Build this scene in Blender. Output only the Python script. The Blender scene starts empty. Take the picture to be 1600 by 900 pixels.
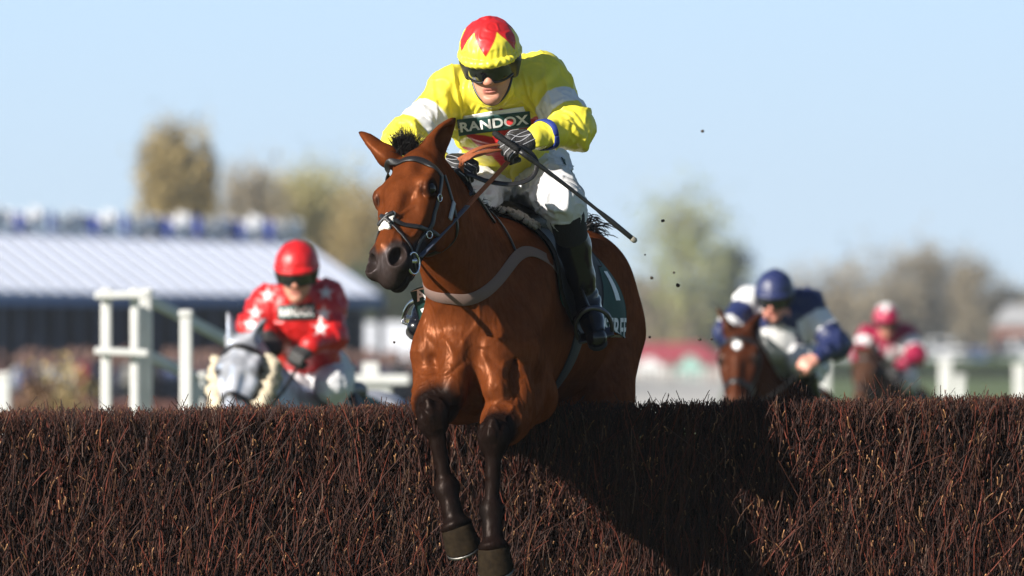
import bpy, bmesh, math, random
import numpy as np
from mathutils import Vector, Matrix
from mathutils.bvhtree import BVHTree

random.seed(7)
rng = np.random.default_rng(7)
SC = bpy.context.scene
COL = SC.collection

# ------------------------------------------------------------------ camera
FPX = 13333.0            # focal length in pixels of a 1600 wide picture
HCAM = 1.90              # camera height
HOR = 535.0              # picture row of the horizon
D0 = 29.63               # distance of the leading horse's chest (450 px per metre)
cam = bpy.data.cameras.new("camera")
cam.sensor_width = 36.0
cam.lens = 36.0 * FPX / 1600.0
cam.shift_y = (HOR - 450.0) / 1600.0
cam.clip_start, cam.clip_end = 0.5, 9000.0
cam.dof.use_dof = True
cam.dof.focus_distance = D0 + 0.05
cam.dof.aperture_fstop = 4.5
cam.dof.aperture_blades = 0
camo = bpy.data.objects.new("camera", cam)
camo.location = (0, 0, HCAM)
camo.rotation_euler = (math.radians(90), 0, 0)
COL.objects.link(camo)
SC.camera = camo

# ------------------------------------------------------------------ light
SUN_EL, SUN_AZ = math.radians(24), math.radians(52)   # sun behind the camera, to its left
to_sun = Vector((-math.sin(SUN_AZ) * math.cos(SUN_EL), -math.cos(SUN_AZ) * math.cos(SUN_EL), math.sin(SUN_EL)))
sun = bpy.data.lights.new("sun", 'SUN')
sun.energy = 5.0
sun.angle = math.radians(0.5)
sun.color = (1.0, 0.94, 0.85)
suno = bpy.data.objects.new("sun", sun)
suno.rotation_euler = to_sun.to_track_quat('Z', 'Y').to_euler()
suno.location = (-20, -20, 30)
COL.objects.link(suno)
world = bpy.data.worlds.new("World")
SC.world = world
world.use_nodes = True
wt = world.node_tree
sky = wt.nodes.new("ShaderNodeTexSky")
sky.sky_type = 'NISHITA'
sky.sun_disc = False
sky.sun_elevation = SUN_EL
# sky's sun_rotation turns clockwise from +Y
sky.sun_rotation = math.atan2(to_sun.x, to_sun.y)
sky.altitude = 0
sky.air_density = 1.0
sky.dust_density = 0.35
sky.ozone_density = 2.2
bg = wt.nodes["Background"]
bg.inputs[1].default_value = 0.05
# spring haze: the low sky is pale blue all the way round
stc = wt.nodes.new("ShaderNodeTexCoord")
ssp = wt.nodes.new("ShaderNodeSeparateXYZ")
wt.links.new(stc.outputs["Generated"], ssp.inputs[0])
srp = wt.nodes.new("ShaderNodeValToRGB")
e = srp.color_ramp.elements
e[0].position = 0.045; e[0].color = (1, 1, 1, 1)
e[1].position = 0.14; e[1].color = (0, 0, 0, 1)
wt.links.new(ssp.outputs["Z"], srp.inputs[0])
hzr = wt.nodes.new("ShaderNodeValToRGB")
e = hzr.color_ramp.elements
e[0].position = 0.0; e[0].color = (.78, .96, 1.13, 1)
e[1].position = 0.06; e[1].color = (.68, .96, 1.26, 1)
wt.links.new(ssp.outputs["Z"], hzr.inputs[0])
hsc = wt.nodes.new("ShaderNodeVectorMath"); hsc.operation = 'SCALE'
hsc.inputs["Scale"].default_value = 8.9
wt.links.new(hzr.outputs[0], hsc.inputs[0])
smx = wt.nodes.new("ShaderNodeMix"); smx.data_type = 'RGBA'
wt.links.new(srp.outputs[0], smx.inputs[0])
wt.links.new(sky.outputs[0], smx.inputs[6])
wt.links.new(hsc.outputs[0], smx.inputs[7])
wt.links.new(smx.outputs[2], bg.inputs[0])
SC.view_settings.view_transform = 'Standard'
SC.view_settings.look = 'None'
SC.view_settings.exposure = 0.95
SC.view_settings.gamma = 1.0
SC.render.engine = 'CYCLES'
SC.cycles.max_bounces = 5
SC.cycles.use_denoising = True


# ------------------------------------------------------------------ points
def Q(px, py, d):
    """the point at distance d that shows at picture position (px, py) of 1600x900"""
    return np.array(((px - 800.0) * d / FPX, d, HCAM - (py - HOR) * d / FPX))


def mapper(d):
    return lambda px, py, dy=0.0: Q(px, py, d + dy)


P = mapper(D0)
def V(*a): return np.array(a, float)
def nrm(v): return np.asarray(v, float) / max(1e-9, np.linalg.norm(v))


# ------------------------------------------------------------------ materials
MATS = {}


def mat(name, col=(.5, .5, .5), rough=.6, metal=0., attr=False, noise=0., nscale=20., bump=0., bscale=60.,
        spec=.5, coat=0., sheen=0., bstretch=None, coatrough=.2, bdist=.01, trans=0.):
    if name in MATS: return MATS[name]
    m = bpy.data.materials.new(name)
    m.use_nodes = True
    nt = m.node_tree
    b = nt.nodes["Principled BSDF"]
    b.inputs["Roughness"].default_value = rough
    b.inputs["Metallic"].default_value = metal
    b.inputs["Specular IOR Level"].default_value = spec
    b.inputs["Coat Weight"].default_value = coat
    b.inputs["Coat Roughness"].default_value = coatrough
    b.inputs["Sheen Weight"].default_value = sheen
    tc = nt.nodes.new("ShaderNodeTexCoord")
    if attr:
        a = nt.nodes.new("ShaderNodeAttribute"); a.attribute_name = "Col"
        src = a.outputs["Color"]
    else:
        r = nt.nodes.new("ShaderNodeRGB"); r.outputs[0].default_value = (*col, 1)
        src = r.outputs[0]
    if noise:
        n = nt.nodes.new("ShaderNodeTexNoise"); n.inputs["Scale"].default_value = nscale
        n.inputs["Detail"].default_value = 5
        nt.links.new(tc.outputs["Object"], n.inputs["Vector"])
        mr = nt.nodes.new("ShaderNodeMapRange")
        mr.inputs["From Min"].default_value = .25; mr.inputs["From Max"].default_value = .75
        mr.inputs["To Min"].default_value = 1 - noise; mr.inputs["To Max"].default_value = 1 + noise
        nt.links.new(n.outputs["Fac"], mr.inputs["Value"])
        mx = nt.nodes.new("ShaderNodeVectorMath"); mx.operation = 'SCALE'
        nt.links.new(src, mx.inputs[0]); nt.links.new(mr.outputs[0], mx.inputs["Scale"])
        src = mx.outputs[0]
    nt.links.new(src, b.inputs["Base Color"])
    if trans:
        b.inputs["Subsurface Weight"].default_value = trans
        b.inputs["Subsurface Radius"].default_value = (.01, .004, .002)
    if bump:
        n2 = nt.nodes.new("ShaderNodeTexNoise"); n2.inputs["Scale"].default_value = bscale
        n2.inputs["Detail"].default_value = 4
        if bstretch:
            mp = nt.nodes.new("ShaderNodeMapping"); mp.inputs["Scale"].default_value = bstretch
            nt.links.new(tc.outputs["Object"], mp.inputs["Vector"]); nt.links.new(mp.outputs[0], n2.inputs["Vector"])
        else:
            nt.links.new(tc.outputs["Object"], n2.inputs["Vector"])
        bp = nt.nodes.new("ShaderNodeBump"); bp.inputs["Strength"].default_value = bump
        bp.inputs["Distance"].default_value = bdist
        nt.links.new(n2.outputs["Fac"], bp.inputs["Height"]); nt.links.new(bp.outputs[0], b.inputs["Normal"])
    MATS[name] = m
    return m


# ------------------------------------------------------------------ objects
LOC = {}


def tag(o, label=None, cat=None, group=None, kind=None):
    if label: o["label"] = label
    if cat: o["category"] = cat
    if group: o["group"] = group
    if kind: o["kind"] = kind
    return o


def thing(name, label, cat, loc, group=None):
    o = bpy.data.objects.new(name, None)
    o.empty_display_size = .1
    o.location = Vector(loc)
    COL.objects.link(o)
    LOC[o.name] = np.array(loc, float)
    return tag(o, label, cat, group)


def mk(name, verts, faces, m=None, parent=None, colors=None, smooth=True, fcol=None):
    """one mesh object from world-space vertices; the parent's base point is taken off"""
    verts = np.asarray(verts, float).reshape(-1, 3)
    off = LOC[parent.name] if parent is not None else np.zeros(3)
    me = bpy.data.meshes.new(name)
    vv = (verts - off).astype(np.float32)
    if isinstance(faces, np.ndarray):
        nf, k = faces.shape
        me.vertices.add(len(vv)); me.vertices.foreach_set("co", vv.ravel())
        me.loops.add(nf * k); me.loops.foreach_set("vertex_index", faces.astype(np.int32).ravel())
        me.polygons.add(nf)
        me.polygons.foreach_set("loop_start", np.arange(0, nf * k, k, dtype=np.int32))
        me.update(calc_edges=True)
        me.validate()
    else:
        me.from_pydata(vv.tolist(), [], [list(f) for f in faces])
    if smooth:
        me.polygons.foreach_set("use_smooth", np.ones(len(me.polygons), bool))
    if colors is not None:
        ca = me.color_attributes.new("Col", 'FLOAT_COLOR', 'POINT')
        c4 = np.ones((len(me.vertices), 4), np.float32)
        c4[:, :3] = colors
        ca.data.foreach_set("color", c4.ravel())
    me.update()
    if m: me.materials.append(m)
    o = bpy.data.objects.new(name, me)
    COL.objects.link(o)
    if parent is not None: o.parent = parent
    LOC[o.name] = off
    return o


class MB:
    """collects simple pieces into one mesh"""
    def __init__(s): s.v, s.f, s.n, s.c = [], [], 0, []

    def add(s, v, f, c=None):
        v = np.asarray(v, float).reshape(-1, 3)
        s.v.append(v)
        s.f += [tuple(i + s.n for i in q) for q in f]
        s.n += len(v)
        s.c.append(np.tile(np.array(c if c is not None else (.5, .5, .5), float), (len(v), 1)))
        return s

    def box(s, c, size, ax=None, bevel=0., col=None):
        c = np.asarray(c, float); h = np.asarray(size, float) / 2
        R = np.eye(3) if ax is None else np.asarray(ax, float)
        b = min(bevel, h.min() * .9)
        if b <= 0:
            pts = [(x, y, z) for x in (-1, 1) for y in (-1, 1) for z in (-1, 1)]
            v = [c + (np.array(p) * h) @ R for p in pts]
            f = [(0, 1, 3, 2), (4, 6, 7, 5), (0, 4, 5, 1), (2, 3, 7, 6), (0, 2, 6, 4), (1, 5, 7, 3)]
            return s.add(v, f, col)
        bm = bmesh.new()
        bmesh.ops.create_cube(bm, size=1)
        for q in bm.verts: q.co = Vector((q.co.x * 2 * h[0], q.co.y * 2 * h[1], q.co.z * 2 * h[2]))
        bmesh.ops.bevel(bm, geom=list(bm.edges), offset=b, segments=2, affect='EDGES', profile=.5)
        bm.verts.index_update()
        v = [c + np.array(q.co) @ R for q in bm.verts]
        f = [tuple(x.index for x in q.verts) for q in bm.faces]
        bm.free()
        return s.add(v, f, col)

    def tube(s, pts, r, n=8, flat=1., up=None, caps=True, col=None):
        v, f = tube(pts, r, n, flat, up, caps)
        return s.add(v, f, col)

    def build(s, name, m, parent=None, smooth=True, attr=False):
        return mk(name, np.vstack(s.v), s.f, m, parent, np.vstack(s.c) if attr else None, smooth)


def spline(pts, n):
    """Catmull-Rom through pts, n samples"""
    p = np.asarray(pts, float)
    if len(p) < 3:
        t = np.linspace(0, 1, n)[:, None]
        return p[0] * (1 - t) + p[-1] * t
    q = np.vstack([2 * p[0] - p[1], p, 2 * p[-1] - p[-2]])
    out = []
    for u in np.linspace(0, len(p) - 1 - 1e-9, n):
        i = int(u); t = u - i
        a, b, c, d = q[i], q[i + 1], q[i + 2], q[i + 3]
        out.append(.5 * ((2 * b) + (-a + c) * t + (2 * a - 5 * b + 4 * c - d) * t * t + (-a + 3 * b - 3 * c + d) * t ** 3))
    return np.array(out)


def tube(pts, r, n=8, flat=1., up=None, caps=True):
    pts = np.asarray(pts, float)
    m = len(pts)
    r = np.broadcast_to(np.asarray(r, float), (m,))
    T = np.gradient(pts, axis=0)
    T /= np.maximum(1e-9, np.linalg.norm(T, axis=1))[:, None]
    if up is None:
        up = V(0, 0, 1) if abs(T[0][2]) < .9 else V(1, 0, 0)
    v = []
    for i in range(m):
        a = nrm(np.cross(up if up.ndim == 1 else up[i], T[i])); b = np.cross(T[i], a)
        for k in range(n):
            t = 2 * math.pi * k / n
            v.append(pts[i] + r[i] * (math.cos(t) * a + flat * math.sin(t) * b))
    f = [(i * n + k, i * n + (k + 1) % n, (i + 1) * n + (k + 1) % n, (i + 1) * n + k) for i in range(m - 1) for k in range(n)]
    if caps:
        f.append(tuple(range(n - 1, -1, -1))); f.append(tuple((m - 1) * n + k for k in range(n)))
    return np.array(v), f


def ribbon(pts, nor, w, th):
    """a flat strap: pts centre line, nor outward normals, w width, th thickness"""
    pts = np.asarray(pts, float)
    T = np.gradient(pts, axis=0)
    v = []
    m = len(pts)
    w = np.broadcast_to(np.asarray(w, float), (m,))
    for i in range(m):
        t = nrm(T[i]); n = nrm(nor[i] - t * np.dot(nor[i], t)); s = np.cross(t, n)
        h = w[i] / 2
        c = min(th * .35, h * .4)
        for a, b in ((-h, 0), (-h, th - c), (-h + c, th), (h - c, th), (h, th - c), (h, 0)):
            v.append(pts[i] + s * a + n * b)
    f = [(i * 6 + k, i * 6 + (k + 1) % 6, (i + 1) * 6 + (k + 1) % 6, (i + 1) * 6 + k) for i in range(m - 1) for k in range(6)]
    f += [tuple(range(5, -1, -1)), tuple((m - 1) * 6 + k for k in range(6))]
    return np.array(v), f


# ------------------------------------------------------------------ implicit surfaces
class Field:
    def __init__(s, lo, hi, h):
        s.lo = np.asarray(lo, float); s.h = h
        s.n = np.maximum(4, np.ceil((np.asarray(hi) - s.lo) / h).astype(int) + 1)
        s.D = np.full(tuple(s.n), 10., np.float32)

    def sub(s, lo, hi):
        a = np.clip(np.floor((np.asarray(lo) - s.lo) / s.h).astype(int), 0, s.n)
        b = np.clip(np.ceil((np.asarray(hi) - s.lo) / s.h).astype(int) + 1, 0, s.n)
        if np.any(b <= a): return None
        sl = tuple(slice(i, j) for i, j in zip(a, b))
        X = [(s.lo[k] + s.h * np.arange(a[k], b[k])).astype(np.float32) for k in range(3)]
        return sl, X[0][:, None, None], X[1][None, :, None], X[2][None, None, :]

    def mix(s, sl, d, k, op):
        A = s.D[sl]
        if op == 'add':
            if k > 0:
                hh = np.maximum(k - np.abs(A - d), 0) / k
                s.D[sl] = np.minimum(A, d) - hh * hh * k * .25
            else: s.D[sl] = np.minimum(A, d)
        else:
            if k > 0:
                hh = np.maximum(k - np.abs(A + d), 0) / k
                s.D[sl] = np.maximum(A, -d) + hh * hh * k * .25
            else: s.D[sl] = np.maximum(A, -d)

    def cone(s, a, b, ra, rb=None, k=.03, side=None, flat=1., op='add'):
        rb = ra if rb is None else rb
        a = np.asarray(a, float); b = np.asarray(b, float)
        mx = max(ra, rb) * max(1., flat) + k + 3 * s.h
        q = s.sub(np.minimum(a, b) - mx, np.maximum(a, b) + mx)
        if q is None: return s
        sl, X, Y, Z = q
        if side is not None:
            w = nrm(side)
            g = 1. / flat - 1.
            def st(p): return p + w * (np.dot(p, w) * g)
            px, py, pz = X - a[0], Y - a[1], Z - a[2]
            dw = (px * w[0] + py * w[1] + pz * w[2]) * g
            px, py, pz = px + dw * w[0], py + dw * w[1], pz + dw * w[2]
            ba = st(b - a)
        else:
            px, py, pz = X - a[0], Y - a[1], Z - a[2]
            ba = b - a
        L = max(1e-12, float(ba @ ba))
        t = np.clip((px * ba[0] + py * ba[1] + pz * ba[2]) / L, 0, 1)
        d = np.sqrt((px - t * ba[0]) ** 2 + (py - t * ba[1]) ** 2 + (pz - t * ba[2]) ** 2) - (ra + t * (rb - ra))
        s.mix(sl, d * min(1., flat), k, op)
        return s

    def chain(s, pts, rs, k=.03, **kw):
        for i in range(len(pts) - 1): s.cone(pts[i], pts[i + 1], rs[i], rs[i + 1], k, **kw)
        return s

    def ell(s, c, r, ax=None, k=.03, op='add'):
        c = np.asarray(c, float); r = np.asarray(r, float)
        R = np.eye(3) if ax is None else np.array([nrm(x) for x in ax])
        mx = np.sqrt(((R * r[:, None]) ** 2).sum(0)) + k + 3 * s.h
        q = s.sub(c - mx, c + mx)
        if q is None: return s
        sl, X, Y, Z = q
        X, Y, Z = X - c[0], Y - c[1], Z - c[2]
        k0 = 0; k1 = 0
        for i in range(3):
            u = X * R[i, 0] + Y * R[i, 1] + Z * R[i, 2]
            k0 = k0 + (u / r[i]) ** 2; k1 = k1 + (u / r[i] ** 2) ** 2
        k0 = np.sqrt(k0); k1 = np.sqrt(k1)
        d = k0 * (k0 - 1) / np.maximum(k1, 1e-6)
        d = np.where(k0 < 1e-3, -r.min(), d)
        s.mix(sl, d.astype(np.float32), k, op)
        return s

    def half(s, c, n, k=0.):
        """keep the side that n points away from"""
        n = nrm(n)
        X = [(s.lo[i] + s.h * np.arange(s.n[i])).astype(np.float32) for i in range(3)]
        d = (X[0][:, None, None] - c[0]) * n[0] + (X[1][None, :, None] - c[1]) * n[1] + (X[2][None, None, :] - c[2]) * n[2]
        s.mix((slice(None),) * 3, -d, k, 'sub')
        return s

    def mesh(s):
        D = s.D
        S = D < 0
        n = np.array(D.shape)
        c = [S[i:n[0] - 1 + i, j:n[1] - 1 + j, l:n[2] - 1 + l] for i in (0, 1) for j in (0, 1) for l in (0, 1)]
        any_ = c[0].copy(); all_ = c[0].copy()
        for x in c[1:]: any_ |= x; all_ &= x
        act = np.argwhere(any_ & ~all_)
        idx = np.full(tuple(n - 1), -1, np.int32)
        idx[tuple(act.T)] = np.arange(len(act))
        acc = np.zeros((len(act), 3)); cnt = np.zeros(len(act))
        offs = [np.array((i, j, l)) for i in (0, 1) for j in (0, 1) for l in (0, 1)]
        for ax in range(3):
            for o in offs:
                if o[ax]: continue
                e = o.copy(); e[ax] = 1
                a = D[tuple((act + o).T)]; b = D[tuple((act + e).T)]
                cr = (a < 0) != (b < 0)
                t = np.where(cr, a / np.where(a == b, 1, a - b), 0)
                pt = o + np.zeros((len(act), 3)); pt[:, ax] += t
                acc[cr] += pt[cr]; cnt[cr] += 1
        v = s.lo + (act + acc / cnt[:, None]) * s.h
        F = []
        for ax in range(3):
            sl0 = [slice(None)] * 3; sl1 = [slice(None)] * 3
            sl0[ax] = slice(0, -1); sl1[ax] = slice(1, None)
            A = S[tuple(sl0)]; B = S[tuple(sl1)]
            e = np.argwhere(A != B)
            u, w = (ax + 1) % 3, (ax + 2) % 3
            ok = (e[:, u] >= 1) & (e[:, w] >= 1) & (e[:, u] < n[u] - 1) & (e[:, w] < n[w] - 1)
            e = e[ok]
            ins = A[tuple(e.T)]
            q = []
            for du, dw in ((-1, -1), (0, -1), (0, 0), (-1, 0)):
                x = e.copy(); x[:, u] += du; x[:, w] += dw
                q.append(idx[tuple(x.T)])
            q = np.stack(q, 1)
            q[~ins] = q[~ins][:, ::-1]
            F.append(q)
        return v, np.vstack(F)


def normals(v, f):
    n = np.zeros_like(v)
    fn = np.cross(v[f[:, 2]] - v[f[:, 0]], v[f[:, 3]] - v[f[:, 1]])
    for k in range(4):
        for c in range(3): n[:, c] += np.bincount(f[:, k], fn[:, c], len(v))
    return n / np.maximum(1e-12, np.linalg.norm(n, axis=1))[:, None]


def relax(v, f, it=1, lam=.5):
    for _ in range(it):
        acc = np.zeros_like(v); cnt = np.zeros(len(v))
        for k in range(4):
            a, b = f[:, k], f[:, (k + 1) % 4]
            for c in range(3): acc[:, c] += np.bincount(a, v[b, c], len(v)) + np.bincount(b, v[a, c], len(v))
            cnt += np.bincount(a, minlength=len(v)) + np.bincount(b, minlength=len(v))
        v = v + lam * (acc / np.maximum(cnt, 1)[:, None] - v)
    return v


def bvh_of(v, f):
    return BVHTree.FromPolygons([Vector(x) for x in v], [tuple(int(i) for i in q) for q in f])


def hash3(i, j, k, seed):
    h = (i.astype(np.int64) * 374761393 + j.astype(np.int64) * 668265263 + k.astype(np.int64) * 2147483647 + seed * 974634541) & 0xffffffff
    h = ((h ^ (h >> 13)) * 1274126177) & 0xffffffff
    return ((h ^ (h >> 16)) & 0xffff) / 65535.


def vnoise(p, scale, seed=0):
    q = np.asarray(p) * scale
    i = np.floor(q).astype(np.int64); t = q - i
    t = t * t * (3 - 2 * t)
    r = 0
    for a in (0, 1):
        for b in (0, 1):
            for c in (0, 1):
                w = (t[:, 0] if a else 1 - t[:, 0]) * (t[:, 1] if b else 1 - t[:, 1]) * (t[:, 2] if c else 1 - t[:, 2])
                r = r + w * hash3(i[:, 0] + a, i[:, 1] + b, i[:, 2] + c, seed)
    return r


def sstep(a, b, x):
    t = np.clip((x - a) / (b - a), 0, 1)
    return t * t * (3 - 2 * t)


def lerp3(c0, c1, t):
    return np.asarray(c0) * (1 - t[:, None]) + np.asarray(c1) * t[:, None]


# ------------------------------------------------------------------ setting: ground, fence, rails
def leaf_mat(name, a, b, seed=0.):
    m = bpy.data.materials.new(name); m.use_nodes = True
    nt = m.node_tree; p = nt.nodes["Principled BSDF"]
    p.inputs["Roughness"].default_value = .75
    tc = nt.nodes.new("ShaderNodeTexCoord")
    n = nt.nodes.new("ShaderNodeTexNoise"); n.inputs["Scale"].default_value = .45; n.inputs["Detail"].default_value = 6
    nt.links.new(tc.outputs["Object"], n.inputs["Vector"])
    r = nt.nodes.new("ShaderNodeValToRGB")
    r.color_ramp.elements[0].position = .35; r.color_ramp.elements[0].color = (*a, 1)
    r.color_ramp.elements[1].position = .65; r.color_ramp.elements[1].color = (*b, 1)
    nt.links.new(n.outputs["Fac"], r.inputs[0]); nt.links.new(r.outputs[0], p.inputs["Base Color"])
    return m


def ground():
    m = bpy.data.materials.new("turf"); m.use_nodes = True
    nt = m.node_tree; p = nt.nodes["Principled BSDF"]; p.inputs["Roughness"].default_value = .9
    tc = nt.nodes.new("ShaderNodeTexCoord")
    n = nt.nodes.new("ShaderNodeTexNoise"); n.inputs["Scale"].default_value = .15; n.inputs["Detail"].default_value = 8
    n2 = nt.nodes.new("ShaderNodeTexNoise"); n2.inputs["Scale"].default_value = 14; n2.inputs["Detail"].default_value = 6
    for q in (n, n2): nt.links.new(tc.outputs["Object"], q.inputs["Vector"])
    ad = nt.nodes.new("ShaderNodeMath"); ad.operation = 'MULTIPLY_ADD'; ad.inputs[1].default_value = .5
    nt.links.new(n2.outputs["Fac"], ad.inputs[0])
    hf = nt.nodes.new("ShaderNodeMath"); hf.operation = 'MULTIPLY'; hf.inputs[1].default_value = .5
    nt.links.new(n.outputs["Fac"], hf.inputs[0]); nt.links.new(hf.outputs[0], ad.inputs[2])
    r = nt.nodes.new("ShaderNodeValToRGB")
    r.color_ramp.elements[0].position = .38; r.color_ramp.elements[0].color = (.055, .078, .014, 1)
    r.color_ramp.elements[1].position = .62; r.color_ramp.elements[1].color = (.085, .125, .020, 1)
    nt.links.new(ad.outputs[0], r.inputs[0]); nt.links.new(r.outputs[0], p.inputs["Base Color"])
    v = [(-900, -120, 0), (900, -120, 0), (2500, 4500, 0), (-2500, 4500, 0)]
    tag(mk("ground", v, [(0, 1, 2, 3)], m, smooth=False), kind='structure')
    gm = mat("gravel", (.42, .40, .37), .95, noise=.25, nscale=3)
    v = []
    for y0, y1 in ((225., 420.),):
        v = [(-6, y0, .004), (5.4, y0, .004), (10.6, y1, .004), (-8, y1, .004)]
    tag(mk("gravel_path", v, [(0, 1, 2, 3)], gm, smooth=False), kind='structure')


ground()

FENCE_Y0, FENCE_Y1, FENCE_Z = D0 + .60, D0 + 1.32, 1.672


def twigs(base, length, lean, curl, r, cols, tip):
    """many thin bent twigs as one vertex and face array"""
    n = len(base)
    R, K = 5, 3
    d = np.column_stack([lean[:, 0], lean[:, 1], np.ones(n)])
    d /= np.linalg.norm(d, axis=1)[:, None]
    t = np.array([0, .33, .66, .95, 1.])
    pts = base[:, None, :] + d[:, None, :] * (length[:, None, None] * t[None, :, None])
    pts[:, :, :2] += curl[:, None, :] * (t * t)[None, :, None] * length[:, None, None]
    pts[:, :, 0] += (np.sin(t[None, :] * 6 + rng.uniform(0, 6, n)[:, None]) * .030 * length[:, None])
    s = np.cross(d, np.array((0, 1., 0))); s /= np.maximum(1e-6, np.linalg.norm(s, axis=1))[:, None]
    b = np.cross(d, s)
    rr = r[:, None] * np.array([1., .92, .82, .7, .6])[None, :]
    v = np.empty((n, R, K, 3))
    for k in range(K):
        a = 2 * math.pi * k / K
        v[:, :, k, :] = pts + rr[:, :, None] * (math.cos(a) * s + math.sin(a) * b)[:, None, :]
    base_i = (np.arange(n) * R * K)[:, None]
    f = []
    for i in range(R - 1):
        for k in range(K):
            f.append(base_i + np.array([i * K + k, i * K + (k + 1) % K, (i + 1) * K + (k + 1) % K, (i + 1) * K + k]))
    f = np.concatenate(f)
    c = np.repeat(cols[:, None, :], R * K, axis=1)
    c[:, -K:, :] = tip[:, None, :]
    return v.reshape(-1, 3), f, c.reshape(-1, 3)


def brush_fence():
    t = thing("brush_fence", "long dark brown brushwood steeplechase fence the bay horse is jumping", "fence", (0, FENCE_Y0, 0))
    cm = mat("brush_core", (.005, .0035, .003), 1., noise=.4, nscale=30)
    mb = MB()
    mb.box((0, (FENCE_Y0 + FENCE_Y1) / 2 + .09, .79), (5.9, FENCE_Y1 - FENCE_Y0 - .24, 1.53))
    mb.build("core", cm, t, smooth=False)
    tm = mat("brush_twig", attr=True, rough=.5, spec=.22)
    pal = np.array([(.024, .0090, .0066), (.036, .0135, .0090), (.072, .017, .010), (.010, .0042, .0034), (.066, .040, .030), (.048, .021, .0105)])
    pr = np.array([.30, .27, .14, .17, .04, .08])

    def batch(x, y, z, ln, lx, ly, r, tipfrac):
        n = len(x)
        ci = rng.choice(len(pal), n, p=pr)
        cols = pal[ci] * rng.uniform(.35, 1.95, (n, 1))
        tip = cols.copy()
        cut = rng.random(n) < tipfrac
        tip[cut] = np.array((.28, .135, .06)) * rng.uniform(.5, 1.15, (cut.sum(), 1))
        lean = np.column_stack([lx, ly])
        z = z + .0155 * x * (z > .5)
        curl = np.column_stack([rng.normal(0, .24, n), rng.normal(-.02, .10, n)])
        return twigs(np.column_stack([x, y, z]), ln, lean, curl, r, cols, tip)
    out = []
    X = 3.0
    # front face, upright twigs in uneven bundles
    n = 25000
    x = rng.uniform(-X, X, n)
    clump = vnoise(np.column_stack([x * 5, np.zeros(n), np.zeros(n)]), 1., 3)
    z = rng.uniform(.72, 1.56, n)
    y = FENCE_Y0 + .19 * rng.random(n) ** .75 - .035 * clump
    ln = np.minimum(rng.uniform(.10, .42, n), FENCE_Z + .01 - z + rng.normal(0, .008, n))
    ok = ln > .04
    lx = rng.normal(.03, .12, n) + .22 * (vnoise(np.column_stack([x * 2.2, z * 3, np.zeros(n)]), 1., 5) - .5)
    out.append(batch(x[ok], y[ok], z[ok], ln[ok], lx[ok], rng.normal(-.03, .06, n)[ok], (.0009 + .0027 * rng.random(n) ** 1.6)[ok], .07))
    # stray, crossing and curling twigs standing proud of the face
    n = 1300
    x = rng.uniform(-X, X, n); z = rng.uniform(.8, 1.55, n)
    out.append(batch(x, FENCE_Y0 - rng.uniform(0, .035, n), z, np.minimum(rng.uniform(.05, .19, n), FENCE_Z + .02 - z),
                     rng.normal(.1, .75, n), rng.normal(-.05, .15, n), rng.uniform(.0010, .0024, n), .2))
    # short pale cut stubs
    n = 1900
    x = rng.uniform(-X, X, n); z = rng.uniform(.85, 1.63, n)
    a = batch(x, FENCE_Y0 + .01 - rng.uniform(0, .035, n), z, rng.uniform(.006, .022, n) * rng.choice([1, 1, 2.2], n), rng.normal(.05, .3, n),
              rng.normal(-.15, .3, n), rng.uniform(.0016, .0040, n), 1.)
    c = a[2].reshape(n, 15, 3)
    c[:] = (np.array((.42, .21, .095)) * rng.uniform(.25, 1.3, (n, 1)))[:, None, :]
    c[:, :9] *= .35
    out.append((a[0], a[1], c.reshape(-1, 3)))
    # the clipped top
    n = 13000
    x = rng.uniform(-X, X, n); y = rng.uniform(FENCE_Y0 - .02, FENCE_Y1, n)
    top = FENCE_Z + .034 * (vnoise(np.column_stack([x * 3.1, y * 3, np.zeros(n)]), 1., 9) - .5) + rng.normal(0, .009, n) + (rng.random(n) < .05) * rng.uniform(0, .05, n)
    ln = rng.uniform(.07, .16, n)
    out.append(batch(x, y, top - ln, ln, rng.normal(0, .2, n), rng.normal(0, .16, n), rng.uniform(.0012, .0030, n), .16))
    # the part of the face below the picture
    n = 5000
    x = rng.uniform(-3.0, 3.0, n); z = rng.uniform(0, .75, n)
    out.append(batch(x, FENCE_Y0 + .03 - .05 * rng.random(n), z, rng.uniform(.2, .5, n), rng.normal(.04, .14, n), rng.normal(0, .05, n),
                     rng.uniform(.002, .004, n), .05))
    # back face
    n = 3500
    x = rng.uniform(-3.0, 3.0, n); z = rng.uniform(0, 1.35, n)
    out.append(batch(x, FENCE_Y1 + .03 * rng.random(n), z, rng.uniform(.2, .32, n), rng.normal(.04, .14, n), rng.normal(0, .05, n),
                     rng.uniform(.002, .004, n), .05))
    # a few tall sprigs above the top, as at the right and the far left
    n = 60
    cx = rng.choice([Q(1385, 0, 30.4)[0], Q(1375, 0, 30.4)[0], Q(1180, 0, 30.4)[0], Q(40, 0, 30.4)[0], Q(1235, 0, 30.4)[0]], n, p=[.3, .15, .1, .1, .35])
    out.append(batch(cx + rng.normal(0, .02, n), np.full(n, FENCE_Y0 + .12), np.full(n, FENCE_Z - .05), rng.uniform(.07, .15, n), rng.normal(.1, .3, n),
                     rng.normal(0, .1, n), rng.uniform(.0010, .0017, n), .4))
    V_, F_, C_, k = [], [], [], 0
    for v, f, c in out:
        V_.append(v); F_.append(f + k); C_.append(c); k += len(v)
    o = mk("twigs", np.vstack(V_), np.vstack(F_), tm, t, np.vstack(C_))
    tag(o, kind='stuff')


brush_fence()


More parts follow.
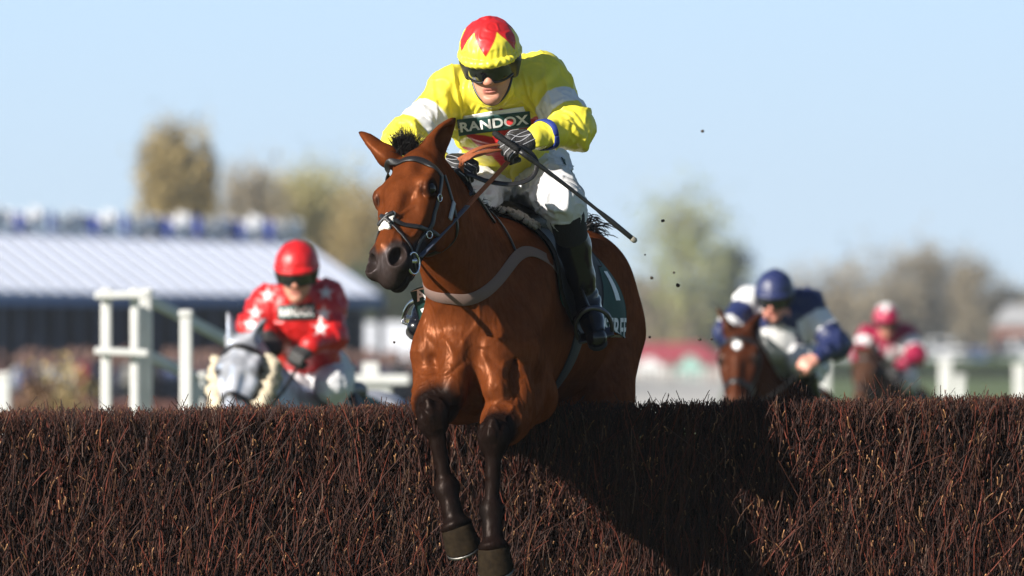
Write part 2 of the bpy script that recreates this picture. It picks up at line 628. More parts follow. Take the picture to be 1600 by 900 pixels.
# ------------------------------------------------------------------ horses
def coat_mat(name, fine):
    m = mat(name, attr=True, rough=.5, spec=.0, noise=.20, nscale=26, bump=.25 if fine else 0, bscale=60, bstretch=(1, 1, .35), bdist=.006)
    nt = m.node_tree
    p = nt.nodes["Principled BSDF"]; out = nt.nodes["Material Output"]
    g = nt.nodes.new("ShaderNodeBsdfGlossy"); g.inputs["Roughness"].default_value = .42
    # short hair lies in streaks and patches, so the shine is broken
    tc2 = nt.nodes.new("ShaderNodeTexCoord"); mp2 = nt.nodes.new("ShaderNodeMapping"); mp2.inputs["Scale"].default_value = (1, 1, .3)
    n3 = nt.nodes.new("ShaderNodeTexNoise"); n3.inputs["Scale"].default_value = 75; n3.inputs["Detail"].default_value = 6; n3.inputs["Roughness"].default_value = .7
    nt.links.new(tc2.outputs["Object"], mp2.inputs["Vector"]); nt.links.new(mp2.outputs[0], n3.inputs["Vector"])
    mr3 = nt.nodes.new("ShaderNodeMapRange"); mr3.inputs["From Min"].default_value = .35; mr3.inputs["From Max"].default_value = .68
    mr3.inputs["To Min"].default_value = .008; mr3.inputs["To Max"].default_value = .085
    nt.links.new(n3.outputs["Fac"], mr3.inputs["Value"])
    at = nt.nodes.new("ShaderNodeAttribute"); at.attribute_name = "Col"
    ma = nt.nodes.new("ShaderNodeVectorMath"); ma.operation = 'MULTIPLY_ADD'
    ma.inputs[1].default_value = (4.5, 6, 8); ma.inputs[2].default_value = (.11, .095, .085)
    nt.links.new(at.outputs["Color"], ma.inputs[0]); nt.links.new(ma.outputs[0], g.inputs["Color"])
    if p.inputs["Normal"].links: nt.links.new(p.inputs["Normal"].links[0].from_socket, g.inputs["Normal"])
    mx = nt.nodes.new("ShaderNodeMixShader"); mx.inputs[0].default_value = .036
    nt.links.new(mr3.outputs[0], mx.inputs[0]); nt.links.new(p.outputs[0], mx.inputs[1]); nt.links.new(g.outputs[0], mx.inputs[2]); nt.links.new(mx.outputs[0], out.inputs["Surface"])
    return m


def make_horse(name, label, group, W, yaw, O, nose, roll, ears, pal, h=.006, fore=None, hind=None, hero=False, dark=.0, L=.47, neckfill=True):
    A = V(math.sin(yaw), math.cos(yaw), 0); S = V(math.cos(yaw), -math.sin(yaw), 0); U = V(0, 0, 1)
    def B(a, s, u): return W + A * a + S * s + U * u
    # head frame: F down the face, N out of the face, E to the horse's left
    F = nose - O
    dy = math.sqrt(max(.0004, L * L - F[0] ** 2 - F[2] ** 2))
    F = nrm(V(F[0], -dy, F[2]))
    N = nrm(U - F * F[2])
    E = np.cross(N, F)
    N, E = N * math.cos(roll) + E * math.sin(roll), E * math.cos(roll) - N * math.sin(roll)
    def H(f, n, s): return O + F * f + N * n + E * s
    if fore is None:
        fore = [[B(-.05, s * .16, -.66), B(-.17, s * .15, -1.06), B(-.12, s * .14, -1.36), B(-.2, s * .14, -1.53)] for s in (-1, 1)]
    if hind is None:
        hind = [[B(1.12, s * .17, -.70), B(1.5, s * .13, -1.05), B(1.42, s * .13, -1.38), B(1.34, s * .13, -1.53)] for s in (-1, 1)]
    allp = [B(-.6, -.4, -.8), B(-.6, .4, .1), B(1.85, .5, .1), B(1.85, -.5, -.85), O + N * .1, O - E * .2, O + E * .2, H(.62, 0, 0), H(.62, -.2, 0), H(.1, .1, 0), H(.1, -.35, 0)]
    allp += [q for l in fore + hind for q in l] + [e for q in ears for e in q]
    allp = np.array(allp)
    fd = Field(allp.min(0) - .13, allp.max(0) + .13, h)
    # ---- trunk
    fd.ell(B(.12, 0, -.36), (.52, .215, .345), (A, S, U))
    fd.ell(B(.60, 0, -.345), (.52, .285, .325), (A, S, U), k=.08)
    fd.ell(B(.98, 0, -.28), (.38, .235, .26), (A, S, U), k=.08)
    fd.ell(B(1.20, 0, -.235), (.33, .255, .235), (A, S, U), k=.06)
    fd.ell(B(1.36, 0, -.37), (.22, .235, .28), (A, S, U), k=.08)
    fd.cone(B(-.02, 0, -.13), B(.35, 0, -.14), .085, .1, k=.12)
    for s in (-1, 1):
        fd.cone(B(1.26, s * .11, -.40), B(1.08, s * .14, -.68), .175, .12, k=.08)
        fd.ell(B(1.02, s * .17, -.12), (.06, .05, .05), (A, S, U), k=.08)
        fd.cone(B(.05, s * .10, -.16), B(-.26, s * .11, -.46), .085, .098, k=.10)
        fd.cone(B(-.27, s * .11, -.47), B(.02, s * .13, -.62), .102, .10, k=.07)
    fd.ell(B(-.24, 0, -.47), (.19, .17, .21), (A, S, U), k=.08)
    # ---- neck
    Th = H(.16, -.235, 0)
    cs = nrm(np.cross(O - B(0, 0, -.2), U))
    fd.cone(B(.08, 0, -.245), H(.09, -.135, 0), .17, .085, k=.10, side=cs, flat=.62)
    fd.cone(B(-.16, 0, -.38), H(.13, -.17, 0), .19, .095, k=.09, side=cs, flat=.72)
    if neckfill: fd.cone(B(-.05, 0, -.30), H(.09, -.13, 0), .18, .10, k=.08, side=cs, flat=.62)
    fd.cone(B(-.02, 0, -.09), H(.05, -.105, 0), .045, .04, k=.07)
    # ---- breast muscles
    if hero:
        for s, pa, pb in ((-1, (713, 545, .03), (708, 612, -.02)), (1, (768, 545, .05), (776, 608, -.01))):
            a_, b_ = P(*pa), P(*pb)
            fd.cone(a_, b_, .060, .050, k=.035)
            fd.cone(P(pa[0] + s * 42, 560, .10), P(pb[0] + s * 32, 618, .05), .052, .058, k=.03)
            fd.cone(P(pa[0] + s * 25, 500, .11), P(pa[0] + s * 45, 545, .10), .05, .05, k=.05)
        fd.cone(P(738, 482, -.03), P(744, 640, -.075), .010, .016, k=.03, op='sub')
        fd.cone(P(676, 560, .03), P(690, 632, -.07), .007, .012, k=.022, op='sub')
        fd.cone(P(800, 545, .05), P(806, 625, -.05), .007, .012, k=.022, op='sub')
        fd.cone(P(715, 640, -.09), P(735, 655, -.06), .012, .014, k=.02, op='sub')
        fd.cone(P(770, 640, -.08), P(752, 655, -.06), .012, .014, k=.02, op='sub')
        fd.cone(P(730, 560, -.035), P(695, 590, -.06), .004, .004, k=.016, op='sub')
        fd.cone(P(752, 545, -.02), P(792, 585, -.05), .004, .004, k=.016, op='sub')
        # windpipe and jugular line on the neck
        fd.cone(H(.2, -.25, .0), B(-.36, 0, -.32), .035, .03, k=.05)
    # ---- fore legs
    for i, l in enumerate(fore):
        e, kn, fe, co = l
        q = nrm(kn - e); w = nrm(fe - kn)
        fwd = nrm(V(-A[0], -A[1], 0) + U * .1)
        fd.cone(e, e + (kn - e) * .55, .098, .078, k=.05)
        fd.cone(e + (kn - e) * .5, kn, .070, .043, k=.04)
        fd.ell(kn + w * .005, (.052, .048, .062), (S, fwd, w), k=.025)
        fd.cone(kn + w * .04, fe - w * .03, .030, .025, k=.02)
        fd.cone(kn + w * .05 - fwd * .022, fe - w * .02 - fwd * .022, .018, .018, k=.02)
        if hero:
            for s2 in (-1, 1):
                fd.cone(kn + w * .085 + S * s2 * .030 - fwd * .010, fe - w * .055 + S * s2 * .026 - fwd * .010, .006, .005, k=.012, op='sub')
                fd.ell(kn + S * s2 * .030 - w * .028, (.018, .022, .020), k=.015)
                fd.ell(kn + S * s2 * .026 + w * .035, (.016, .020, .016), k=.015)
                fd.ell(fe + S * s2 * .026 - fwd * .014, (.017, .020, .022), k=.012)
            fd.cone(kn - w * .05 + fwd * .035, kn + w * .0 + fwd * .046, .014, .016, k=.02)
            fd.cone(fe - fwd * .045, fe - fwd * .050 + w * .03, .018, .008, k=.015)
        fd.ell(fe - fwd * .008, (.041, .045, .040), (S, fwd, w), k=.02)
        fd.cone(fe, co, .034, .038, k=.02)
        fd.ell(co, (.054, .052, .024), (S, nrm(np.cross(S, co - fe)), nrm(co - fe)), k=.02)
    for i, l in enumerate(hind):
        st, ho, fe, co = l
        w = nrm(fe - ho)
        fd.cone(st, ho, .115, .05, k=.06)
        fd.ell(ho, (.045, .055, .06), (S, A, U), k=.03)
        fd.cone(ho, fe, .037, .032, k=.02)
        fd.ell(fe, (.038, .043, .042), k=.02)
        fd.cone(fe, co, .033, .04, k=.02)
    # ---- head
    fd.ell(H(.145, -.080, 0), (.125, .078, .106), (F, N, E), k=.03)
    fd.ell(H(.20, -.07, 0), (.12, .064, .104), (F, N, E), k=.03)
    fd.cone(H(.20, -.064, 0), H(.44, -.046, 0), .070, .046, k=.04, side=E, flat=.98)
    fd.cone(H(.20, -.014, 0), H(.44, -.010, 0), .026, .020, k=.03)            # nasal bone
    for s in (-1, 1):
        fd.ell(H(.205, -.165, s * .055), (.135, .115, .046), (F, N, E), k=.035)   # jowl
        fd.cone(H(.12, -.050, s * .084), H(.172, -.030, s * .092), .018, .020, k=.03)   # brow
        fd.cone(H(.245, -.066, s * .086), H(.36, -.070, s * .062), .018, .010, k=.022)   # facial crest
        fd.cone(H(.28, -.15, s * .028), H(.47, -.110, s * .018), .044, .030, k=.04)
        fd.ell(H(.108, -.012, s * .080), (.026, .018, .016), (F, N, E), k=.035, op='sub')  # temple hollow
    fd.ell(H(.36, -.095, 0), (.19, .075, .060), (F, N, E), k=.04)
    fd.ell(H(.480, -.075, 0), (.065, .056, .055), (F, N, E), k=.04)
    for s in (-1, 1): fd.cone(H(.245, -.012, s * .062), H(.37, -.010, s * .050), .015, .012, k=.028, op='sub')
    for s in (-1, 1):
        fd.ell(H(.468, -.045, s * .046), (.055, .036, .032), (F, N, E), k=.025)
        fd.ell(H(.498, -.050, s * .053), (.046, .042, .034), (F, N, E), k=.015)
    fd.ell(H(.528, -.085, 0), (.036, .040, .037), (F, N, E), k=.03)
    fd.ell(H(.512, -.130, 0), (.042, .027, .030), (F, N, E), k=.02)
    fd.ell(H(.535, -.113, 0), (.045, .004, .055), (F - N * .15, N, E), k=.012, op='sub')
    for s in (-1, 1):
        fd.ell(H(.497, -.018, s * .058), (.036, .040, .030), (F * 1 - N * .25, N, E - N * s * .3), k=.008, op='sub')
        c = H(.190, -.050, s * .110)
        fd.ell(c, (.031, .024, .021), (F, N, E), k=.018, op='sub')
        # lids
        a = [H(.158, -.047, s * .111), H(.174, -.027, s * .108), H(.198, -.026, s * .106), H(.222, -.044, s * .104)]
        fd.chain(spline(a, 9), [.007, .0085, .009, .009, .009, .009, .008, .007, .006], k=.010)
        a = [H(.158, -.050, s * .111), H(.178, -.072, s * .109), H(.204, -.070, s * .106), H(.223, -.049, s * .104)]
        fd.chain(spline(a, 9), [.006] * 9, k=.010)
    # ---- ears
    for s, (eb, et) in zip((-1, 1), ears):
        ax = nrm(et - eb); Le = np.linalg.norm(et - eb)
        op = nrm(E * s * 1.0 - V(0, 1, 0) * .10 - U * .3)           # the opening looks out and forward
        op = nrm(op - ax * (op @ ax)); wd = np.cross(ax, op)
        pts = [eb - ax * .02, eb + ax * Le * .32, eb + ax * Le * .66 - op * .004, et]
        fd.chain(spline(pts, 8), np.interp(np.linspace(0, 1, 8), [0, .25, .55, .82, 1], [.042, .044, .033, .014, .002]), k=.012, side=op, flat=.5)
        fd.ell(eb, (.034, .034, .034), k=.04)
        pts = [eb + ax * Le * .12 + op * .022, eb + ax * Le * .5 + op * .019, et - ax * .03 + op * .011]
        fd.chain(spline(pts, 6), [.018, .034, .034, .026, .014, .004], k=.006, op='sub')
    v, f = fd.mesh()
    v = relax(v, f, 1, .4)
    # ---- coat
    coat, points, muz = [np.array(c, float) for c in (pal['coat'], pal['points'], pal['muzzle'])]
    c = np.tile(coat, (len(v), 1))
    nz = vnoise(v, 9, 1) * .6 + vnoise(v, 23, 2) * .4
    c = lerp3(c * .74, c * 1.20, nz)
    if pal.get('dapple'):
        dz = sstep(.45, .62, vnoise(v, 16, 5)); c = lerp3(c, np.array(pal['dapple']), .7 * dz)
    loc = v - W
    a_, s_, u_ = loc @ A, loc @ S, loc @ U
    hd = v - O
    hf, hn, he = hd @ F, hd @ N, hd @ E
    inhead = (hf > -.1) & (np.abs(he) < .15) & (hn > -.30) & (hn < .1) & (hf < .65)
    # legs: black from the knee down, fading above it
    for l in fore:
        e, kn, fe, co = l
        ax = nrm(kn - e); t = (v - kn) @ ax
        d = np.minimum(np.linalg.norm(v - kn, axis=1), np.minimum(np.linalg.norm(v - fe, axis=1), np.linalg.norm(v - co, axis=1)))
        seg = fe - kn; tt = np.clip(((v - kn) @ seg) / (seg @ seg), 0, 1.6)
        dl = np.linalg.norm(v - kn - tt[:, None] * seg, axis=1)
        wv = np.maximum(1 - sstep(.07, .15, dl), 0)
        wv = np.maximum(wv, 1 - sstep(.10, .17, d))
        c = lerp3(c, points, wv * .97)
    for l in hind:
        wv = 1 - sstep(-1.0, -.8, u_)
        c = lerp3(c, points, wv * (a_ > .8))
    # muzzle
    wv = np.where(inhead, sstep(.455, .495, hf + .045 * sstep(.01, .045, np.abs(he)) + .10 * sstep(-.06, -.11, hn) + .25 * np.minimum(0, hn + .04) * 0 + .03 * (vnoise(v, 40, 3) - .5)), 0)
    c = lerp3(c, muz, wv * .96)
    # eye surrounds, ear rims
    for s in (-1, 1):
        d = np.linalg.norm(v - H(.190, -.050, s * .104), axis=1)
        c = lerp3(c, points * 1.2, (1 - sstep(.029, .046 if hero else .062, d)) * .9)
    for eb, et in ears:
        ax = et - eb; t = ((v - eb) @ ax) / (ax @ ax); d = np.linalg.norm(v - eb - np.clip(t, 0, 1)[:, None] * ax, axis=1)
        c = lerp3(c, points, np.where(d < .05, sstep(.86, 1.0, t), 0) * .95)
    if pal.get('star'):
        wv = 1 - sstep(.018, .028, np.sqrt(((hf - .13) * .9) ** 2 + he ** 2) + .012 * (vnoise(v, 60, 8) - .5) + .3 * np.abs(he) * (hf > .14))
        c = lerp3(c, np.array((.75, .72, .68)), np.where(inhead & (hn > -.08), wv, 0))
    root = thing(name, label, "horse", (W[0], W[1], max(0., W[2] - 1.62)), group)
    hm = coat_mat("coat_hero" if hero else "coat_" + name + pal['key'], hero)
    if hero:
        nn = normals(v, f)
        # veins and skin folds over the breast and shoulders
        chest = sstep(-.1, -.3, a_) * sstep(-.2, -.4, u_) * sstep(-.85, -.7, u_)
        p2 = np.column_stack([s_ * 1.0, a_ * .8, u_ * .55]) + .05 * np.column_stack([vnoise(v, 8, 20), vnoise(v, 8, 21), vnoise(v, 8, 22)])
        r1 = 1 - np.abs(2 * vnoise(p2, 13, 11) - 1)
        r2 = 1 - np.abs(2 * vnoise(p2, 30, 12) - 1)
        arm = sstep(.02, .10, s_) * sstep(-.52, -.62, u_) + sstep(-.05, -.10, s_) * sstep(-.50, -.60, u_)
        r4 = 1 - np.abs(2 * vnoise(np.column_stack([s_ * 1.6, a_, u_ * .7 + s_ * .6]) + .03 * vnoise(v, 12, 23)[:, None], 42, 24) - 1)
        disp = chest * (.0040 * sstep(.80, 1., r1) + .0020 * sstep(.82, 1, r2) + .0028 * np.clip(arm, 0, 1) * sstep(.72, 1, r4)) + .005 * (vnoise(v, 9, 13) - .5) * chest
        disp = disp + .0022 * (vnoise(v, 38, 25) - .5) * sstep(-.75, -.85, u_)
        face = np.where(inhead & (hf > .2) & (hf < .45) & (np.abs(he) > .03), 1., 0.)
        r3 = 1 - np.abs(2 * vnoise(np.column_stack([hf * .45, hn, he * .5]), 26, 14) - 1)
        disp = disp + face * .004 * sstep(.80, 1, r3) + inhead * .003 * (vnoise(v, 22, 15) - .5)
        v = v + nn * disp[:, None]
    mk("body", v, f, hm, root, c)
    em = mat("horse_eye", (.006, .004, .003), .16, spec=.35)
    for s in (-1, 1):
        bm = bmesh.new(); bmesh.ops.create_uvsphere(bm, u_segments=20, v_segments=12, radius=.026)
        bm.verts.index_update()
        ctr = H(.190, -.050, s * .098)
        mk("eye", [ctr + np.array(q.co) for q in bm.verts], [tuple(x.index for x in q.verts) for q in bm.faces], em, root)
        bm.free()
    # ---- hooves
    hoofm = mat("hoof_horn", (.016, .011, .0062), .85, spec=.05, noise=.4, nscale=60, bump=.3, bscale=90, bstretch=(.2, .2, 1))
    shm = mat("shoe_steel", (.20, .19, .18), .5, metal=1.)
    for l in fore + hind:
        fe, co = l[2], l[3]
        dn = nrm(co - fe)
        tw = nrm(np.cross(S, dn)); tw = tw if tw[1] < 0 else -tw         # toe side
        sole = nrm(dn * .85 - tw * .62)
        tw2 = nrm(tw - sole * (tw @ sole)); sd = np.cross(sole, tw2)
        hv, hfc = [], []
        n = 20
        prof = [(-.012, .046, .046), (.0, .054, .053), (.012, .0555, .055), (.040, .0595, .061), (.070, .0635, .067), (.077, .063, .0665), (.079, .05, .052)]
        for (dd, rs, rt) in prof:
            for k in range(n):
                t = 2 * math.pi * k / n
                x, y = math.cos(t) * rs, math.sin(t) * rt
                if y < 0: y *= .78
                hv.append(co + sole * dd + sd * x + tw2 * (y + dd * .32))
        m_ = len(prof)
        hfc = [(i * n + k, i * n + (k + 1) % n, (i + 1) * n + (k + 1) % n, (i + 1) * n + k) for i in range(m_ - 1) for k in range(n)]
        hfc += [tuple(range(n - 1, -1, -1)), tuple((m_ - 1) * n + k for k in range(n))]
        ho = mk("hoof", hv, hfc, hoofm, root)
        if hero:
            pts = [co + sole * .082 + sd * math.cos(t) * .057 + tw2 * (math.sin(t) * .059 + .028) for t in np.linspace(-.9, math.pi + .9, 24)]
            MB().tube(pts, .0065, 6).build("horseshoe", shm, ho)
    return dict(root=root, v=v, f=f, B=B, H=H, A=A, S=S, U=U, F=F, N=N, E=E, W=W, O=O)


def hair_tuft(name, roots, dirs, length, r, m, parent, droop=.3, spread=.35, seed=1, n=200):
    rg = np.random.default_rng(seed)
    mb = MB()
    cl = [(roots[rg.integers(len(roots))], nrm(nrm(dirs) + rg.normal(0, spread, 3) * np.array((1, .8, .5))), rg.uniform(.55, 1.1)) for _ in range(max(16, n // 22))]
    for i in range(n):
        rb_, rd_, rl_ = cl[rg.integers(len(cl))]
        b = rb_ + rg.normal(0, .007, 3)
        d = nrm(rd_ + rg.normal(0, .10 if rg.random() < .9 else .5, 3))
        L = length * rl_ * rg.uniform(.6, 1.1)
        p = [b, b + d * L * .5 + rg.normal(0, .004, 3), b + d * L + V(0, 0, -droop * L) + rg.normal(0, .01, 3)]
        mb.tube(spline(p, 5), [r, r, r * .8, r * .5, r * .15], 3, caps=False)
    return mb.build(name, m, parent)


def strap(bv, pts, w, th=.004, off=.001, n=60, lift=0., it=3):
    """a strap lying on a surface along a spline of near points"""
    c = spline(pts, n)
    P_, N_ = [], []
    for q in c:
        loc, no, _, _ = bv.find_nearest(Vector(q))
        P_.append(np.array(loc)); N_.append(np.array(no))
    P_ = np.array(P_); N_ = np.array(N_)
    for _ in range(it):
        N_[1:-1] = (N_[:-2] + N_[1:-1] * 2 + N_[2:]) / 4
        P_[1:-1] = (P_[:-2] + P_[1:-1] * 2 + P_[2:]) / 4
    N_ /= np.linalg.norm(N_, axis=1)[:, None]
    return ribbon(P_ + N_ * (off + lift), N_, w, th)


BAY = dict(key='bay', coat=(.102, .0255, .0068), points=(.0042, .0029, .0025), muzzle=(.020, .016, .015))
hero = make_horse("racehorse", "bay racehorse leaping the brush fence in the foreground with forelegs tucked", "horses racing toward the fence",
                  W=P(770, 345, .42), yaw=math.radians(12.5), O=P(637, 224, -.17), nose=P(599, 393, 0), roll=math.radians(-19),
                  ears=[(P(607, 245, -.12), P(561, 206, -.07)), (P(673, 238, -.12), P(712, 184, -.07))], pal=BAY, h=.0055, hero=True,
                  fore=[[P(692, 600, .2), P(677, 652, -.10), P(697, 762, -.11), P(713, 822, -.14)],
                        [P(806, 632, .22), P(772, 683, -.17), P(768, 797, -.18), P(771, 855, -.21)]],
                  hind=[[P(770, 345, .42) + V(math.sin(.218), math.cos(.218), 0) * a + V(math.cos(.218), -math.sin(.218), 0) * s * w + V(0, 0, u)
                         for a, w, u in ((1.12, .15, -.64), (1.62, .13, -.92), (1.78, .12, -1.27), (1.88, .12, -1.38))] for s in (-1, 1)])
HB = bvh_of(hero['v'], hero['f'])
LEATHER = mat("black_leather", (.012, .011, .011), .38, spec=.5, bump=.15, bscale=220)
BROWNL = mat("tan_rein_rubber", (.30, .085, .030), .6, spec=.3, bump=.4, bscale=260)
GREYL = mat("grey_web", (.165, .105, .088), .85, bump=.4, bscale=400)
STEEL = mat("bright_steel", (.62, .62, .64), .22, metal=1.)
FLEECE = mat("white_fleece", (.78, .74, .68), .95, bump=1., bscale=160, bdist=.01)
HAIR = mat("black_hair", (.008, .007, .007), .5, spec=.4)
GREEN = mat("dark_green_cloth", (.004, .048, .038), .8, noise=.15, nscale=40, bump=.2, bscale=300)
WHITEP = mat("white_print", (.78, .78, .76), .7)
BLUEW = mat("blue_grey_web", (.055, .065, .095), .6, bump=.3, bscale=300)


def text_flat(word, bold=.012):
    """tessellated letters of a word as flat vertices (unit height) and faces"""
    cu = bpy.data.curves.new("t", 'FONT'); cu.body = word; cu.size = 1.0; cu.offset = bold
    cu.resolution_u = 4; cu.space_character = 1.04
    o = bpy.data.objects.new("t", cu); COL.objects.link(o)
    dg = bpy.context.evaluated_depsgraph_get()
    me = o.evaluated_get(dg).to_mesh()
    bm = bmesh.new(); bm.from_mesh(me)
    bmesh.ops.triangulate(bm, faces=bm.faces)
    for _ in range(2):
        bmesh.ops.subdivide_edges(bm, edges=[e for e in bm.edges if e.calc_length() > .12], cuts=1)
    bmesh.ops.triangulate(bm, faces=bm.faces)
    bm.verts.index_update()
    v = np.array([q.co[:2] for q in bm.verts]); f = [tuple(x.index for x in q.verts) for q in bm.faces]
    bm.free(); o.evaluated_get(dg).to_mesh_clear()
    bpy.data.objects.remove(o); bpy.data.curves.remove(cu)
    v = v - v.min(0); v = v / v[:, 1].max()
    return v, f


def on_surface(bv, fn, uv, off):
    """uv (0..1) pairs -> points of the surface, cast along the mean normal of the patch"""
    out = []
    for u, w in uv:
        p, d = fn(u, w)
        hit, no, _, _ = bv.ray_cast(Vector(p - d * .25), Vector(d))
        if hit is None:
            hit, no, _, _ = bv.find_nearest(Vector(p))
        out.append(np.array(hit) - np.array(d) * off)
    return np.array(out)


def patch(bv, corners, d, nu, nv, off, th, name, m, parent):
    """a cloth patch draped on a surface between four corners, with thickness"""
    c00, c10, c11, c01 = [np.asarray(c, float) for c in corners]
    d = nrm(d)
    fn = lambda u, w: (c00 * (1 - u) * (1 - w) + c10 * u * (1 - w) + c11 * u * w + c01 * (1 - u) * w, d)
    uv = [(i / nu, j / nv) for i in range(nu + 1) for j in range(nv + 1)]
    top = on_surface(bv, fn, uv, off)
    g = top.reshape(nu + 1, nv + 1, 3)
    for _ in range(2):
        g[1:-1, 1:-1] = (g[:-2, 1:-1] + g[2:, 1:-1] + g[1:-1, :-2] + g[1:-1, 2:] + g[1:-1, 1:-1] * 2) / 6
    top = g.reshape(-1, 3)
    bot = top + d * th
    n = len(uv); w = nv + 1
    f = [(i * w + j, (i + 1) * w + j, (i + 1) * w + j + 1, i * w + j + 1) for i in range(nu) for j in range(nv)]
    f += [tuple(x + n for x in reversed(q)) for q in f]
    rim = [i * w for i in range(nu)] + [nu * w + j for j in range(nv)] + [i * w + nv for i in range(nu, 0, -1)] + [j for j in range(nv, 0, -1)]
    for a, b in zip(rim, rim[1:] + rim[:1]): f.append((a, a + n, b + n, b))
    o = mk(name, np.vstack([top, bot]), f, m, parent)
    return o, fn, bvh_of(top, np.array([(i * w + j, (i + 1) * w + j, (i + 1) * w + j + 1, i * w + j + 1) for i in range(nu) for j in range(nv)]))


def letters(word, bv, fn, u0, u1, w0, w1, off, name, m, parent, bold=.012):
    v, f = text_flat(word, bold)
    W_ = v[:, 0].max()
    uv = [(u0 + (u1 - u0) * x / W_, w0 + (w1 - w0) * y) for x, y in v]
    p = on_surface(bv, fn, uv, off)
    return mk(name, p, f, m, parent, smooth=False)


def torus(c, ax, R, r, n=28, k=8, squash=1.):
    ax = nrm(ax); u = nrm(np.cross(ax, V(.3, .2, .9))); w = np.cross(ax, u)
    pts = [c + R * (math.cos(t) * u + squash * math.sin(t) * w) for t in np.linspace(0, 2 * math.pi, n)]
    return tube(pts, r, k, up=ax, caps=False)


# ---- forelock, mane and tail of the leading horse
def hero_hair():
    H = hero['H']; N, E, F = hero['N'], hero['E'], hero['F']
    rt = hero['root']
    roots = [P(x, 238, -.13) for x in np.linspace(624, 645, 12)]
    a = hair_tuft("forelock", roots, V(.02, -.15, 1), .080, .0016, HAIR, rt, droop=.0, spread=.40, seed=3, n=900)
    # a low plaited mane along the crest
    B = hero['B']
    c = spline([P(668, 240, -.02), P(698, 268, .06), P(740, 325, .2), P(775, 355, .36)], 40)
    pts = []
    for q in c:
        l, no, _, _ = HB.find_nearest(Vector(q + V(0, 0, .05)))
        pts.append(np.array(l) + V(-.012, 0, 0))
    hair_tuft("mane", pts, V(.2, -.1, .55), .036, .0020, HAIR, rt, droop=.5, spread=.6, seed=5, n=700)
    tb = B(1.50, .0, -.12)
    mb = MB(); rg = np.random.default_rng(8)
    for i in range(420):
        b = tb + rg.normal(0, .018, 3)
        p = [b, b + V(.01, .10, .0) + rg.normal(0, .015, 3), b + V(.01, .16, -.25) + rg.normal(0, .025, 3), b + V(.0, .2, -.62) + rg.normal(0, .04, 3)]
        mb.tube(spline(p, 8), [.0024] * 7 + [.0006], 3, caps=False)
    for i in range(110):
        b = P(906, 362, 1.55) + rg.normal(0, .018, 3)
        d = V(.10, .05, .02) * rg.uniform(.2, 1.) + rg.normal(0, .014, 3)
        mb.tube(spline([b - V(.05, -.05, .06), b, b + d * .6 + V(0, 0, .012), b + d - V(0, 0, .01)], 7), [.0022] * 6 + [.0006], 3, caps=False)
    mb.build("tail", HAIR, rt)


hero_hair()


